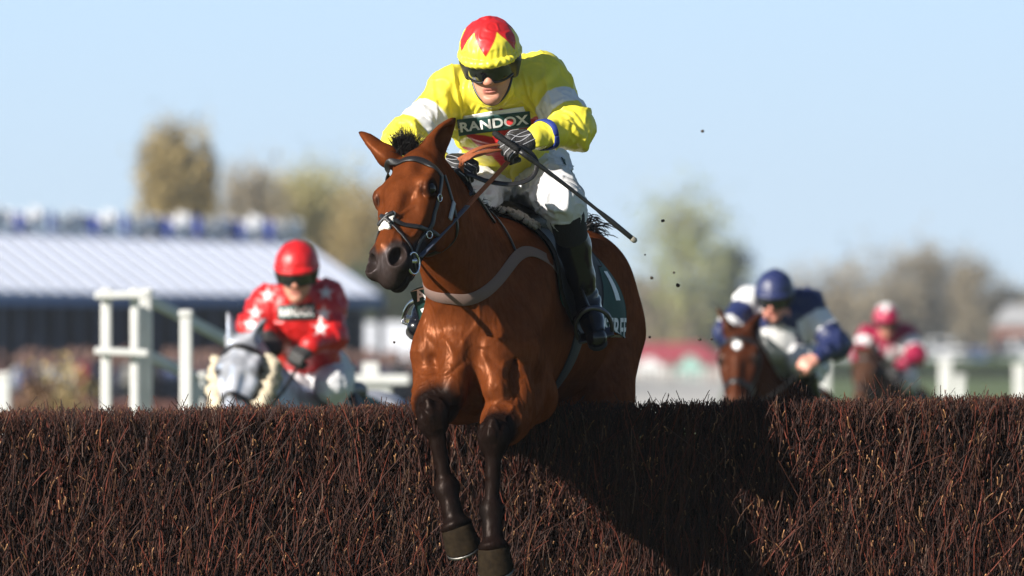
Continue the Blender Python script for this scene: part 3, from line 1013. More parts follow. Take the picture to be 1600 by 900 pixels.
def hero_bridle():
    H = hero['H']
    t = thing("bridle", "black leather race bridle with white fleece nose pad and ring bit on the bay horse", "bridle", hero['O'])
    fwd = V(0, -.1, 0)
    def S_(name, pts, w, m=LEATHER, th=.005, n=50, lift=0.):
        v, f = strap(HB, pts, w, th, .0015, n, lift)
        return mk(name, v, f, m, t)
    S_("browband", [H(.09, -.10, -.13), H(.085, -.04, -.10), H(.075, .02, -.04), H(.075, .02, .03), H(.085, -.03, .10), H(.10, -.09, .125)], .024)
    for s in (-1, 1):
        S_("cheekpiece", [H(.09, -.09, s * .13), H(.20, -.10, s * .13), H(.31, -.115, s * .11), H(.415, -.10, s * .09), H(.46, -.095, s * .08)], .017)
        S_("throat_strap", [H(.08, -.11, s * .13), H(.15, -.19, s * .12), H(.21, -.26, s * .08), H(.24, -.285, 0)], .014)
    # crossed noseband
    for s in (-1, 1):
        S_("noseband_strap", [H(.345, .02, 0), H(.352, -.01, s * .06), H(.34, -.07, s * .085), H(.315, -.13, s * .09), H(.30, -.17, s * .07)], .016)
        S_("lower_noseband_strap", [H(.345, .02, -s * .01), H(.385, -.01, s * .05), H(.43, -.06, s * .08), H(.475, -.12, s * .07), H(.485, -.17, s * .02)], .013)
    mb = MB(); rg = np.random.default_rng(4)
    c0, n0, _, _ = HB.find_nearest(Vector(H(.345, .02, 0)))
    for i in range(70):
        x, y = rg.uniform(-.042, .042), rg.uniform(-.026, .034)
        l, no, _, _ = HB.find_nearest(Vector(H(.350 + y, .03, x)))
        bm = bmesh.new(); bmesh.ops.create_icosphere(bm, subdivisions=1, radius=rg.uniform(.006, .010)); bm.verts.index_update()
        mb.add([np.array(l) + np.array(no) * .001 + np.array(q.co) for q in bm.verts], [tuple(z.index for z in q.verts) for q in bm.faces]); bm.free()
    mb.build("fleece_pad", FLEECE, t)
    mb = MB()
    mb.box(H(.345, .022, 0), (.028, .012, .026), (hero['E'], hero['N'], hero['F']), .004)
    v, f = strap(HB, [H(.325, .02, -.03), H(.345, .03, 0), H(.368, .02, .03)], .015, .008, .006, 16); mb.add(v, f)
    v, f = strap(HB, [H(.325, .02, .03), H(.345, .03, 0), H(.368, .02, -.03)], .015, .008, .008, 16); mb.add(v, f)
    mb.build("noseband_cross", LEATHER, t)
    for s in (-1, 1):
        l, no, _, _ = HB.find_nearest(Vector(H(.465, -.10, s * .09)))
        c = np.array(l) + np.array(no) * .006
        v, f = torus(c + hero['F'] * .01, np.array(no) + V(0, -.25, 0), .037, .0042)
        rg_ = mk("bit_ring", v, f, STEEL, t)
        MB().tube([c - np.array(no) * .03, c + np.array(no) * .010], .0085, 10).build("bit_mouthpiece", STEEL, t)
        # buckles up the cheekpiece
        for ff, nn in ((.20, -.10), (.345, -.118)):
            l2, no2, _, _ = HB.find_nearest(Vector(H(ff, nn, s * .13)))
            a = np.array(l2) + np.array(no2) * .008
            v, f = torus(a, no2, .013, .0022, 14, 6)
            mk("buckle", v, f, STEEL, t)
    l2, no2, _, _ = HB.find_nearest(Vector(H(.185, -.19, .13)))
    mb = MB(); mb.box(np.array(l2) + np.array(no2) * .006, (.017, .006, .075), (nrm(np.cross(no2, hero['F'])), np.array(no2), hero['F']), .001)
    mb.build("sponsor_tag", mat("pale_tag", (.35, .36, .40), .5), t)
    return H


hero_bridle()


def hero_saddlery():
    B, A, S, U = hero['B'], hero['A'], hero['S'], hero['U']
    # number cloth
    nc = thing("number_cloth", "dark green number cloth with white lettering lying under the saddle of the bay horse", "saddle cloth", B(.5, 0, .03))
    cloth = {}
    nu, nv = 26, 40
    a0, a1 = .10, .95
    def ring(a, th, off, lo=None):
        o = B(a, 0, -.34); d = S * math.sin(th) + U * math.cos(th)
        hit, no, _, _ = HB.ray_cast(Vector(o + d * .8), Vector(-d))
        return (np.array(hit) if hit is not None else o + d * .3) + d * off, d
    def sheet(a0, a1, t0, t1, nu, nv, off, th, shape=None, flare=None):
        top = []
        for i in range(nu + 1):
            for j in range(nv + 1):
                u, w = i / nu, j / nv
                tl, th_ = t0, t1
                if shape: tl, th_ = shape(u)
                p, d = ring(a0 + (a1 - a0) * u, tl + (th_ - tl) * w, off + (flare(u, w) if flare else 0))
                top.append(np.hstack([p, d]))
        top = np.array(top); W_ = nv + 1
        g = top[:, :3].reshape(nu + 1, W_, 3)
        for _ in range(4): g[1:-1, 1:-1] = (g[:-2, 1:-1] + g[2:, 1:-1] + g[1:-1, :-2] + g[1:-1, 2:]) / 4
        top[:, :3] = g.reshape(-1, 3)
        v = np.vstack([top[:, :3], top[:, :3] - top[:, 3:] * th]); n = len(top)
        f = [(i * W_ + j, i * W_ + j + 1, (i + 1) * W_ + j + 1, (i + 1) * W_ + j) for i in range(nu) for j in range(nv)]
        q = list(f)
        f = f + [tuple(x + n for x in reversed(z)) for z in q]
        rim = [i * W_ for i in range(nu)] + [nu * W_ + j for j in range(nv)] + [i * W_ + nv for i in range(nu, 0, -1)] + [j for j in range(nv, 0, -1)]
        for a, b in zip(rim, rim[1:] + rim[:1]): f.append((a, a + n, b + n, b))
        return v, f, top[:, :3], np.array(q)
    v, f, top, q = sheet(.13, .76, -1.95, 1.95, 30, 60, .012, .006, lambda u: (-1.28 - .52 * u ** .5, 1.28 + .52 * u ** .5),
                         lambda u, w: 0.040 * float(sstep(.55, 1.0, u)) * float(sstep(.66, .92, w)))
    mk("cloth", v, f, GREEN, nc)
    bv = bvh_of(top, q)
    # the white lettering along the lower edge, both sides
    for s, word in ((1, "AINTREE"), (-1, "AINTREE")):
        fn = (lambda u, w, s=s: (B(.36 + .38 * (u if s > 0 else 1 - u), s * .40, -.425 + .085 * w), -S * s))
        letters(word, bv, fn, .0, 1., 0, 1, .003, "lettering", WHITEP, nc, .02)
        fn2 = (lambda u, w, s=s: (B(.57 + .16 * (u if s > 0 else 1 - u), s * .40, -.30 + .15 * w), -S * s))
        letters("1", bv, fn2, .35, .65, .15, .85, .003, "number", WHITEP, nc, .05)
    # the left-hand flap of the cloth blown out past the shoulder
    c = [P(641, 456, .55), P(692, 436, .62), P(694, 500, .66), P(655, 500, .60)]
    g = []
    for i in range(13):
        for j in range(11):
            u, w = i / 12, j / 10
            p = c[0] * (1 - u) * (1 - w) + c[1] * u * (1 - w) + c[2] * u * w + c[3] * (1 - u) * w
            g.append(p + V(0, .012 * math.sin(5 * u + 3 * w), .004 * math.sin(7 * u)))
    g = np.array(g); W_ = 11
    q = [(i * W_ + j, i * W_ + j + 1, (i + 1) * W_ + j + 1, (i + 1) * W_ + j) for i in range(12) for j in range(10)]
    n = len(g)
    f = q + [tuple(x + n for x in reversed(z)) for z in q]
    rim = [i * W_ for i in range(12)] + [12 * W_ + j for j in range(10)] + [i * W_ + 10 for i in range(12, 0, -1)] + [j for j in range(10, 0, -1)]
    for a, b in zip(rim, rim[1:] + rim[:1]): f.append((a, a + n, b + n, b))
    mk("loose_flap", np.vstack([g, g + V(0, .006, 0)]), f, GREEN, nc)
    bv2 = bvh_of(g, np.array(q))
    fn = lambda u, w: (P(648, 472, .3) * (1 - u) + P(700, 452, .3) * u + (P(640, 455, .3) - P(648, 472, .3)) * w * .9, V(0, 1, 0))
    letters("AINT", bv2, fn, .05, 1.05, 0, 1, .004, "lettering", WHITEP, nc, .03)
    fn = lambda u, w: (P(652, 490, .3) * (1 - u) + P(672, 480, .3) * u + (P(648, 482, .3) - P(652, 490, .3)) * w, V(0, 1, 0))
    mb = MB(); mb.box(P(665, 483, .575), (.034, .004, .014), (nrm(V(.9, 0, .4)), V(0, 1, 0), nrm(V(-.4, 0, .9))), .001); mb.build("white_patch", WHITEP, nc)
    # saddle
    sd = thing("saddle", "small black leather racing saddle with sheepskin pad on the bay horse", "saddle", B(.45, 0, .05))
    v, f, top, q = sheet(.06, .64, -1.15, 1.15, 24, 40, .026, .014, lambda u: (-.95 - .85 * math.sin(math.pi * min(1, u * 1.15)), .95 + .85 * math.sin(math.pi * min(1, u * 1.15))))
    mk("flap", v, f, mat("saddle_leather", (.010, .009, .009), .6, spec=.25, bump=.2, bscale=120), sd)
    sx = Field(B(.0, -.25, -.2).min() * 0 + np.minimum(B(0, -.3, -.2), B(.8, -.3, -.2)) - .1, np.maximum(B(0, .3, .25), B(.8, .3, .25)) + .15, .008)
    for s in (-1, 1):
        sx.cone(B(.14, s * .055, .0), B(.62, s * .09, -.01), .036, .05, k=.04)
    sx.cone(B(.13, -.05, .012), B(.13, .05, .012), .03, k=.03)
    sx.cone(B(.62, -.09, .02), B(.62, .09, .02), .03, k=.04)
    sx.cone(B(.2, 0, .03), B(.55, 0, .02), .045, k=.05)
    v, f = sx.mesh(); mk("seat", v, f, MATS["saddle_leather"], sd)
    mb = MB(); rg = np.random.default_rng(9)
    for i in range(240):
        th = rg.uniform(-.35, .42); a = rg.uniform(.04, .13)
        p, d = ring(a, th, .02 + rg.uniform(0, .012))
        bm = bmesh.new(); bmesh.ops.create_icosphere(bm, subdivisions=1, radius=rg.uniform(.008, .014)); bm.verts.index_update()
        mb.add([p + np.array(x.co) for x in bm.verts], [tuple(z.index for z in x.verts) for x in bm.faces]); bm.free()
    mb.build("sheepskin_pad", mat("grey_sheepskin", (.30, .27, .24), .95, bump=1., bscale=120), sd)
    # girth, breast girth, neck strap
    pts = []
    for th in np.linspace(1.2, 3.6, 26):
        p, d = ring(.33 - .03 * (th - 1.2), th, .006); pts.append(p)
    v, f = strap(HB, pts, .075, .006, .003, 60); mk("girth", v, f, mat("dark_girth", (.012, .012, .018), .6, bump=.3, bscale=200), sd)
    bg_ = thing("breast_girth", "faded pinkish grey web breast girth across the chest of the bay horse", "breast girth", P(720, 478, 0))
    v, f = strap(HB, [P(640, 436, .35), P(658, 448, .1), P(668, 462, 0), P(690, 474, -.06), P(720, 478, -.08), P(750, 470, -.06), P(775, 445, .05), P(795, 408, .2), P(812, 398, .32), P(848, 402, .36), P(885, 418, .50)], .042, .003, .006, 90, it=40)
    mk("chest_strap", v, f, GREYL, bg_)
    v, f = strap(HB, [P(712, 268, .1), P(735, 320, .22), P(765, 370, .28), P(795, 402, .25)], .012, .004, .004, 40)
    mk("neck_strap", v, f, LEATHER, bg_)
    return ring


RING = hero_saddlery()


# ------------------------------------------------------------------ riders
SKIN = mat("skin", (.50, .25, .17), .5, noise=.12, nscale=60, spec=.35, trans=.08)
LIPS = mat("lips", (.36, .10, .08), .45)
SHELL = mat("helmet_shell", (.010, .010, .011), .35)
LENS = mat("goggle_lens", (.006, .006, .008), .06, spec=.7, coat=.8, coatrough=.03)
BOOT = mat("boot_leather", (.006, .006, .009), .26, spec=.4, coat=.15, coatrough=.15, bump=.12, bscale=40)
KNIT = mat("black_knit", (.012, .011, .011), .9, bump=.6, bscale=150, bstretch=(1, 1, 4))
BREECH = mat("white_breeches", attr=True, rough=.75, bump=.25, bscale=45, bdist=.008)
SILK = mat("silk", attr=True, rough=.42, spec=.5, bump=.10, bscale=60, bdist=.006)
GLOVE = mat("black_glove", (.016, .015, .015), .6, bump=.35, bscale=160)
SOLE = mat("boot_sole", (.014, .013, .012), .8)


def hand_field(fd, W, K, Bn, th, sc=1.0, k=.006):
    """a curled hand: W wrist, K towards the knuckles, Bn out of the back, th towards the thumb side"""
    K = nrm(K); Bn = nrm(Bn - K * np.dot(Bn, K)); th_ = np.cross(K, Bn)
    if np.dot(th_, th) < 0: th_ = -th_
    def L(a, b, c): return W + (K * a + Bn * b + th_ * c) * sc
    fd.cone(L(-.02, 0, 0), L(.02, 0, 0), .029 * sc, .030 * sc, k=.012)
    fd.ell(L(.050, .0, 0), np.array((.050, .020, .042)) * sc, (K, Bn, th_), k=.015)
    for i in range(4):
        c = (.029, .010, -.010, -.028)[i]; ln = (.96, 1.05, 1.0, .84)[i]
        b0 = L(.078, .006, c); b1 = L(.078 + .026 * ln, -.016, c * 1.03); b2 = L(.084 + .012 * ln, -.046, c * 1.0); b3 = L(.062, -.050, c * .95)
        fd.cone(b0, b1, .0125 * sc, .0112 * sc, k=k); fd.cone(b1, b2, .0108 * sc, .0098 * sc, k=k * .6); fd.cone(b2, b3, .0096 * sc, .0085 * sc, k=k * .6)
    t0 = L(.022, -.008, .032); t1 = L(.052, -.020, .052); t2 = L(.082, -.032, .044); t3 = L(.100, -.036, .030)
    fd.cone(t0, t1, .017 * sc, .0135 * sc, k=.012); fd.cone(t1, t2, .0128 * sc, .0112 * sc, k=k); fd.cone(t2, t3, .0108 * sc, .009 * sc, k=k)
    return L


def make_rider(name, label, group, M, J, st, h=.006, hero=False):
    j = {k: M(*v) for k, v in J.items() if len(v) == 3}
    root = thing(name, label, "person", j['pelvis'] - V(0, 0, .35), group)
    Fw = nrm(st['gaze']); Rt = nrm(np.cross(Fw, V(0, 0, 1)) * 1.0)
    Rt = Rt if Rt[0] > 0 else -Rt
    Up = nrm(np.cross(Rt, Fw)); Up = Up if Up[2] > 0 else -Up
    tl = math.radians(st.get('tilt', 0)); Rt, Up = Rt * math.cos(tl) + Up * math.sin(tl), Up * math.cos(tl) - Rt * math.sin(tl)
    hc = j['eye'] - Fw * .086
    def K(r, f, u): return hc + Rt * r + Fw * f + Up * u
    lat = nrm(j['RS'] - j['LS'])
    spine = nrm(j['chest'] - j['waist'])
    front = nrm(np.cross(lat, spine)); front = front if front[1] < 0 else -front
    # ---- body: one continuous skin under the clothes
    pts = np.array(list(j.values()))
    fd = Field(pts.min(0) - .28, pts.max(0) + .28, h if hero else h)
    fd.ell(K(0, -.005, .03), (.074, .092, .095), (Rt, Fw, Up))
    fd.ell(K(0, .028, -.035), (.056, .060, .082), (Rt, Fw, Up), k=.03)
    fd.cone(K(0, .052, -.080), K(0, .071, -.098), .028, .019, k=.025)      # chin
    for s in (-1, 1):
        fd.cone(K(s * .045, .0, -.056), K(s * .014, .064, -.098), .020, .016, k=.03)   # jaw
        fd.ell(K(s * .040, .058, -.020), (.018, .018, .016), (Rt, Fw, Up), k=.02)      # cheek bone
        fd.ell(K(s * .074, -.012, -.008), (.009, .018, .030), (Rt, Fw, Up), k=.008)    # ear
        fd.ell(K(s * .031, .089, .004), (.019, .013, .012), (Rt, Fw, Up), k=.012, op='sub')
        fd.ell(K(s * .031, .074, .004), (.0125, .0125, .0125), k=.006)
        fd.ell(K(s * .011, .103, -.030), (.009, .009, .007), (Rt, Fw, Up), k=.008)    # wing of the nose
    fd.cone(K(0, .082, .010), K(0, .108, -.026), .010, .012, k=.014)
    fd.ell(K(0, .080, -.060), (.024, .010, .006), (Rt, Fw, Up), k=.008)
    fd.ell(K(0, .079, -.071), (.020, .010, .006), (Rt, Fw, Up), k=.006)
    fd.ell(K(0, .092, -.0655), (.026, .010, .0018), (Rt, Fw, Up), k=.004, op='sub')
    fd.ell(K(0, .086, -.082), (.022, .007, .004), (Rt, Fw, Up), k=.012, op='sub')
    fd.cone(K(0, -.03, -.06), j['neck'], .052, .058, k=.03)
    fd.cone(j['neck'], j['chest'], .06, .11, k=.05); fd.cone(j['chest'], j['waist'], .11, .10, k=.05); fd.cone(j['waist'], j['pelvis'], .10, .11, k=.05)
    Lh = {}
    for s in 'LR':
        fd.chain([j[s + 'S'], j[s + 'E'], j[s + 'W']], [.048, .038, .026], k=.03)
        fd.cone(j['chest'], j[s + 'S'], .07, .05, k=.05)
        fd.chain([j['pelvis'], j[s + 'hip'], j[s + 'knee'], j[s + 'ankle'], j[s + 'toe']], [.09, .075, .05, .033, .02], k=.03)
        if not st.get('gloves', True):
            hand_field(fd, j[s + 'W'], st['K' + s], st['Bn' + s], V(0, 0, 1), 1.05)
    v, f = fd.mesh()
    c = np.tile(np.array(st.get('skin', (.50, .25, .17))), (len(v), 1))
    hv = v - hc; u_, f_, r_ = hv @ Up, hv @ Fw, hv @ Rt
    lip = (1 - sstep(.008, .014, np.sqrt(((u_ + .0655) * .9) ** 2 + (np.maximum(0, np.abs(r_) - .016)) ** 2))) * (f_ > .06)
    c = lerp3(c, np.array((.40, .13, .11)), lip * .8)
    c = lerp3(c, c * np.array((.82, .72, .70)), ((u_ < -.075) & (f_ > 0) & (u_ > -.13)) * .5 * st.get('stubble', 1.) * 1.)
    c = lerp3(c, c * np.array((1.08, .86, .82)), (np.abs(u_ + .028) < .02) * (f_ > .03) * .7)
    sm = mat("skin_" + root.name, attr=True, rough=.48, spec=.35, noise=.08, nscale=90, trans=.06)
    mk("body", v, f, sm, root, c)
    # ---- helmet
    hb = K(0, -.012, .052)
    ra = np.array(st.get('hr', (.106, .122, .117)))
    g = Field(hb - .2, hb + .2, .004 if hero else .007)
    g.ell(hb, ra * .93, (Rt, Fw, Up), k=0)
    for s in (-1, 1): g.cone(K(s * .084, .0, .02), K(s * .078, .005, -.050), .040, .022, k=.03, side=Rt, flat=.6)
    g.half(K(0, .072, -.0), nrm(-Up * .8 + Fw * 1.), .006)
    g.half(K(0, -.10, -.045), -Up, .01)
    v, f = g.mesh(); mk("helmet", v, f, SHELL, root)
    g = Field(hb - .2, hb + .2, .003 if hero else .007)
    g.ell(hb, ra, (Rt, Fw, Up), k=0)
    g.half(K(0, .10, .046), nrm(-Up * 1 + Fw * .12), .004)
    # short peak and gathered rim
    rim = [K(math.sin(t) * ra[0] * .985, -.012 + math.cos(t) * ra[1] * .985 + (.012 if abs(t) < 1.0 else .0), .044 - .004 * math.cos(t)) for t in np.linspace(-math.pi, math.pi, 40)]
    g.chain(rim, [.007] * 40, k=.008)
    pk = [K(math.sin(t) * ra[0] * .96, -.004 + math.cos(t) * ra[1] * 1.04, .042) for t in np.linspace(-.95, .95, 13)]
    g.chain(pk, [.008] * 13, k=.012)
    g.ell(hb + Up * ra[2], (.014, .014, .007), (Rt, Fw, Up), k=.006)
    v, f = g.mesh()
    q = (v - hb) / ra[2]
    x, y, z = q @ Rt, q @ Fw, q @ Up
    col = st['cap'](np.arctan2(x, y), np.degrees(np.arccos(np.clip(z / np.maximum(1e-6, np.sqrt(x * x + y * y + z * z)), -1, 1))), v)
    nn = normals(v, f)
    az_ = np.arctan2(x, y); rimw = sstep(.42, .26, z)
    v = v + nn * (.0009 * rimw * np.sin(az_ * 34 + 5 * vnoise(v, 18, 6)))[:, None]
    v = v + nn * (.0030 * (vnoise(v, 24, 3) - .5) + .0022 * sstep(.6, 1, 1 - np.abs(2 * vnoise(v + 7, 30, 4) - 1)))[:, None]
    mk("helmet_silk", v, f, SILK, root, col)
    # ---- goggles
    gv, gf = [], []
    nu, nv = 26, 8
    for i in range(nu + 1):
        for k2 in range(nv + 1):
            t = math.radians(-72 + 144 * i / nu); w = k2 / nv
            up = .036 - .072 * w + (.018 * w * max(0, 1 - abs(t) * 3.2))
            up = up * (1 - .25 * abs(t / 1.25) ** 2)
            gv.append(K(math.sin(t) * .084, -.004 + math.cos(t) * .112 + .006 * math.sin(math.pi * w), up + .004))
    gf = [(i * 9 + k2, (i + 1) * 9 + k2, (i + 1) * 9 + k2 + 1, i * 9 + k2 + 1) for i in range(nu) for k2 in range(nv)]
    n = len(gv); inner = [p - nrm(p - hc) * .006 for p in gv]
    f2 = gf + [tuple(x + n for x in reversed(z)) for z in gf]
    rimi = [i * 9 for i in range(nu)] + [nu * 9 + k2 for k2 in range(nv)] + [i * 9 + nv for i in range(nu, 0, -1)] + [k2 for k2 in range(nv, 0, -1)]
    for a, b in zip(rimi, rimi[1:] + rimi[:1]): f2.append((a, a + n, b + n, b))
    gg = mk("goggles", gv + inner, f2, LENS, root)
    MB().tube([gv[i] for i in rimi + rimi[:1]], .0042, 6, caps=False).build("goggle_frame", SHELL, gg)
    if hero:
        MB().tube(spline([K(-.072, .0, -.04), K(-.055, .035, -.085), K(-.02, .062, -.118), K(.02, .062, -.118), K(.055, .035, -.085), K(.072, .0, -.04)], 24), .006, 6).build("chin_strap", SHELL, root)
    # ---- jacket
    out = {}
    g = Field(pts.min(0) - .2, pts.max(0) + .2, .0045 if hero else .009)
    fat = st.get('fat', .96)
    g.cone(j['waist'], j['chest'], .118 * fat, .128 * fat, k=.04, side=lat, flat=1.28)
    g.cone(j['waist'] - spine * .05, j['waist'], .112 * fat, .118 * fat, k=.03, side=lat, flat=1.25)
    g.cone(j['chest'], j['neck'] - nrm(j['neck'] - j['chest']) * .03, .118, .062, k=.07)
    g.cone(j['neck'] - Up * .0, K(0, -.035, -.100), .062, .058, k=.02)
    g.cone(j['LS'], j['RS'], .078, .078, k=.07)
    back = j['chest'] - front * .05
    g.ell(back, (.20, .16, .12), (lat, spine, front), k=.06)
    for s in 'LR':
        g.cone(j[s + 'S'], j[s + 'E'], .084 * st.get('arm', 1), .071 * st.get('arm', 1), k=.05)
        g.cone(j[s + 'E'], j[s + 'W'], .068 * st.get('arm', 1), .040, k=.035)
    g.cone(K(0, .03, -.09), K(0, .05, -.11) + V(0, 0, -.02), .055, .05, k=.03, op='sub')
    v, f = g.mesh()
    nn = normals(v, f)
    # folds: long soft ones that run round the limbs, sharper ones at the joints
    wv = np.zeros(len(v))
    p0 = v + .10 * np.column_stack([vnoise(v, 5, 31), vnoise(v, 5, 32), vnoise(v, 5, 33)])
    r1 = 1 - np.abs(2 * vnoise(p0 * np.array((1., 1., .55)), 11, 34) - 1)
    r2 = 1 - np.abs(2 * vnoise(p0 * np.array((1., 1., .7)), 24, 35) - 1)
    dj = np.full(len(v), 9.)
    for k2 in ('LE', 'RE', 'LS', 'RS', 'waist', 'LW', 'RW'): dj = np.minimum(dj, np.linalg.norm(v - j[k2], axis=1))
    near = 1 - sstep(.05, .17, dj)
    amp = .5 + .45 * near
    disp = amp * (.017 * sstep(.82, 1, r1) + .006 * sstep(.84, 1, r2)) + .006 * (vnoise(v, 6, 36) - .5)
    for s in 'LR':
        ax = j[s + 'W'] - j[s + 'E']; L = np.linalg.norm(ax); ax = ax / L
        t = (v - j[s + 'E']) @ ax; d = np.linalg.norm(v - j[s + 'E'] - t[:, None] * ax, axis=1)
        ring = np.where((d < .11) & (t > .02) & (t < L), np.sin(t * 190 + 4 * vnoise(v, 16, 37)) * .0026 * sstep(.35, .7, vnoise(v, 14, 38)), 0)
        disp = disp + ring
    for s in 'LR':
        rel = v - (j[s + 'S'] - spine * .05 + front * .03); a1, a2 = rel @ lat, rel @ spine
        dist = np.linalg.norm(rel, axis=1); ang = np.arctan2(a1, a2)
        rr = 1 - np.abs(2 * vnoise(np.column_stack([ang * 3.6, dist * 5, np.zeros(len(v))]) + .35 * vnoise(v, 9, 61)[:, None], 1.0, 62) - 1)
        disp = disp + (.009 if hero else .008) * sstep(.80, 1, rr) * sstep(.30, .10, dist) * sstep(.02, .07, dist)
        ax = j[s + 'E'] - j[s + 'S']; L = np.linalg.norm(ax); ax = ax / L
        o1 = nrm(np.cross(ax, front)); o2 = np.cross(ax, o1)
        rel = v - j[s + 'S']; tt = rel @ ax; an = np.arctan2(rel @ o1, rel @ o2)
        d = np.linalg.norm(rel - tt[:, None] * ax, axis=1)
        rr = 1 - np.abs(2 * vnoise(np.column_stack([an * 1.5 + tt * 9, tt * 14 - an * 1.2, np.zeros(len(v))]) + .3 * vnoise(v, 11, 63)[:, None], 1.0, 64) - 1)
        disp = disp + .0045 * sstep(.82, 1, rr) * ((d < .12) & (tt > .03) & (tt < L + .05))
    v = relax(v + nn * disp[:, None], f, 3 if hero else 1, .5)
    col = st['jacket'](v, j, lat, spine, front)
    jk = mk("jacket", v, f, SILK, root, col)
    out['jb'] = bvh_of(v, f)
    # ---- breeches
    g = Field(pts.min(0) - .2, pts.max(0) + .2, .0055 if hero else .010)
    g.ell(j['pelvis'], (.165, .15, .125), (lat, nrm(j['waist'] - j['pelvis']), front), k=.03)
    g.cone(j['pelvis'], j['waist'] - spine * .01, .115, .112, k=.05, side=lat, flat=1.25)
    bt = {}
    for s in 'LR':
        g.cone(j['pelvis'], j[s + 'hip'], .12, .108, k=.05)
        g.cone(j[s + 'hip'], j[s + 'knee'], .108, .066, k=.05)
        sh = j[s + 'ankle'] - j[s + 'knee']
        g.cone(j[s + 'knee'], j[s + 'knee'] + sh * .17, .065, .058, k=.03)
    v, f = g.mesh(); nn = normals(v, f)
    p0 = v + .06 * np.column_stack([vnoise(v, 7, 41), vnoise(v, 7, 42), vnoise(v, 7, 43)])
    r1 = 1 - np.abs(2 * vnoise(p0, 12, 44) - 1); r2 = 1 - np.abs(2 * vnoise(p0, 28, 45) - 1)
    v = v + nn * (.014 * sstep(.74, 1, r1) + .006 * sstep(.76, 1, r2))[:, None]
    c = np.tile(np.array((.58, .58, .60)), (len(v), 1))
    if hero:
        for cc, rr in (((878, 338, .46), .05), ((735, 325, .36), .06), ((880, 305, .46), .03)):
            d = np.linalg.norm(v - M(*cc), axis=1)
            c = lerp3(c, np.array((.36, .33, .17)), (1 - sstep(rr * .3, rr, d + .05 * (vnoise(v, 30, 46) - .5))) * sstep(.4, .7, vnoise(v, 55, 47)) * .7)
    mk("breeches", v, f, BREECH, root, c)
    out['bb'] = bvh_of(v, f)
    # ---- knitted band, boots
    for s in 'LR':
        kn, an, to = j[s + 'knee'], j[s + 'ankle'], j[s + 'toe']
        sh = an - kn
        hh = .0055 if hero else .011
        allq = np.array([kn, an, to])
        g = Field(allq.min(0) - .13, allq.max(0) + .13, hh)
        g.cone(kn + sh * .15, kn + sh * .34, .064, .059, k=.01)
        v, f = g.mesh(); mk("stocking", v, f, KNIT, root)
        g = Field(allq.min(0) - .15, allq.max(0) + .15, hh)
        fw = nrm(to - an)
        calf = nrm(np.cross(np.cross(sh, fw), sh))
        g.chain([kn + sh * .30, kn + sh * .45 - calf * .008, kn + sh * .75, an], [.058, .059, .047, .040], k=.02)
        heel = an - fw * .045 + nrm(sh) * .035
        sd = nrm(np.cross(fw, sh))
        g.cone(heel, to, .034, .033, k=.03, side=sd, flat=1.12)
        g.cone(an, (an + to) / 2 + nrm(sh) * .005, .04, .036, k=.03)
        v, f = g.mesh()
        nn = normals(v, f)
        d = np.linalg.norm(v - an, axis=1)
        t = (v - an) @ nrm(sh)
        v = v + nn * (np.sin(t * 210 + 3 * vnoise(v, 20, 51)) * .0022 * (1 - sstep(.03, .10, d)))[:, None]
        bo = mk("boot", v, f, BOOT, root)
        g = Field(allq.min(0) - .15, allq.max(0) + .15, hh)
        dn = nrm(np.cross(sd, fw)); dn = dn if dn @ sh > 0 else -dn
        g.cone(heel + dn * .03, to + dn * .03, .034, .036, k=.0, side=dn, flat=.28)
        v, f = g.mesh()
        if len(f): mk("sole", v, f, SOLE, bo)
        bt[s] = dict(heel=heel, toe=to, dn=dn, fw=fw, sd=sd)
    out['feet'] = bt
    # ---- gloves
    if st.get('gloves', True):
        for s in 'LR':
            W_ = j[s + 'W']; Kd = st['K' + s]
            g = Field(W_ - .19, W_ + .19, .0035 if hero else .008)
            L = hand_field(g, W_, Kd, st['Bn' + s], V(0, 0, 1), 1.12 if hero else 1.15)
            g.cone(L(-.012, 0, 0), L(.004, 0, 0), .033, .033, k=.01)
            v, f = g.mesh(); gl = mk("glove", v, f, GLOVE, root)
            if hero:
                gb = bvh_of(v, f)
                mb = MB()
                for li in ([(.0, .03, -.020), (.05, .03, -.024), (.085, .03, -.020)], [(.0, .03, .02), (.045, .03, .026), (.08, .03, .012), (.10, .02, .0)],
                           [(.02, .03, .0), (.055, .03, .008), (.075, .03, .03), (.09, .02, .034)], [(.02, .03, .0), (.06, .03, -.008), (.085, .03, .0)],
                           [(.09, .02, -.034), (.105, .0, -.034), (.105, -.02, -.034)], [(.092, .02, -.012), (.11, .0, -.012), (.108, -.02, -.012)],
                           [(.092, .02, .012), (.112, .0, .012), (.108, -.02, .012)], [(.03, .0, .05), (.055, .0, .06), (.08, -.01, .055)]):
                    vv, ff = strap(gb, [L(*q) for q in li], .0028, .0010, .0005, 16); mb.add(vv, ff)
                mb.build("glove_print", mat("grey_print", (.33, .33, .35), .6), gl)
                out['L' + s] = L
            else: out['L' + s] = L
    else:
        for s in 'LR':
            Kd = nrm(st['K' + s]); out['L' + s] = (lambda a, b, c, W_=j[s + 'W'], Kd=Kd: W_ + Kd * a)
    out.update(root=root, j=j, lat=lat, spine=spine, front=front, K=K)
    return out


def band(v, a, b, t0, t1, r):
    ax = b - a; t = ((v - a) @ ax) / (ax @ ax)
    d = np.linalg.norm(v - a - np.clip(t, 0, 1)[:, None] * ax, axis=1)
    return sstep(t0 - .01, t0 + .01, t) * (1 - sstep(t1 - .01, t1 + .01, t)) * (d < r)


YEL, RED, WHT = np.array((.72, .625, .050)), np.array((.50, .015, .017)), np.array((.68, .68, .68))


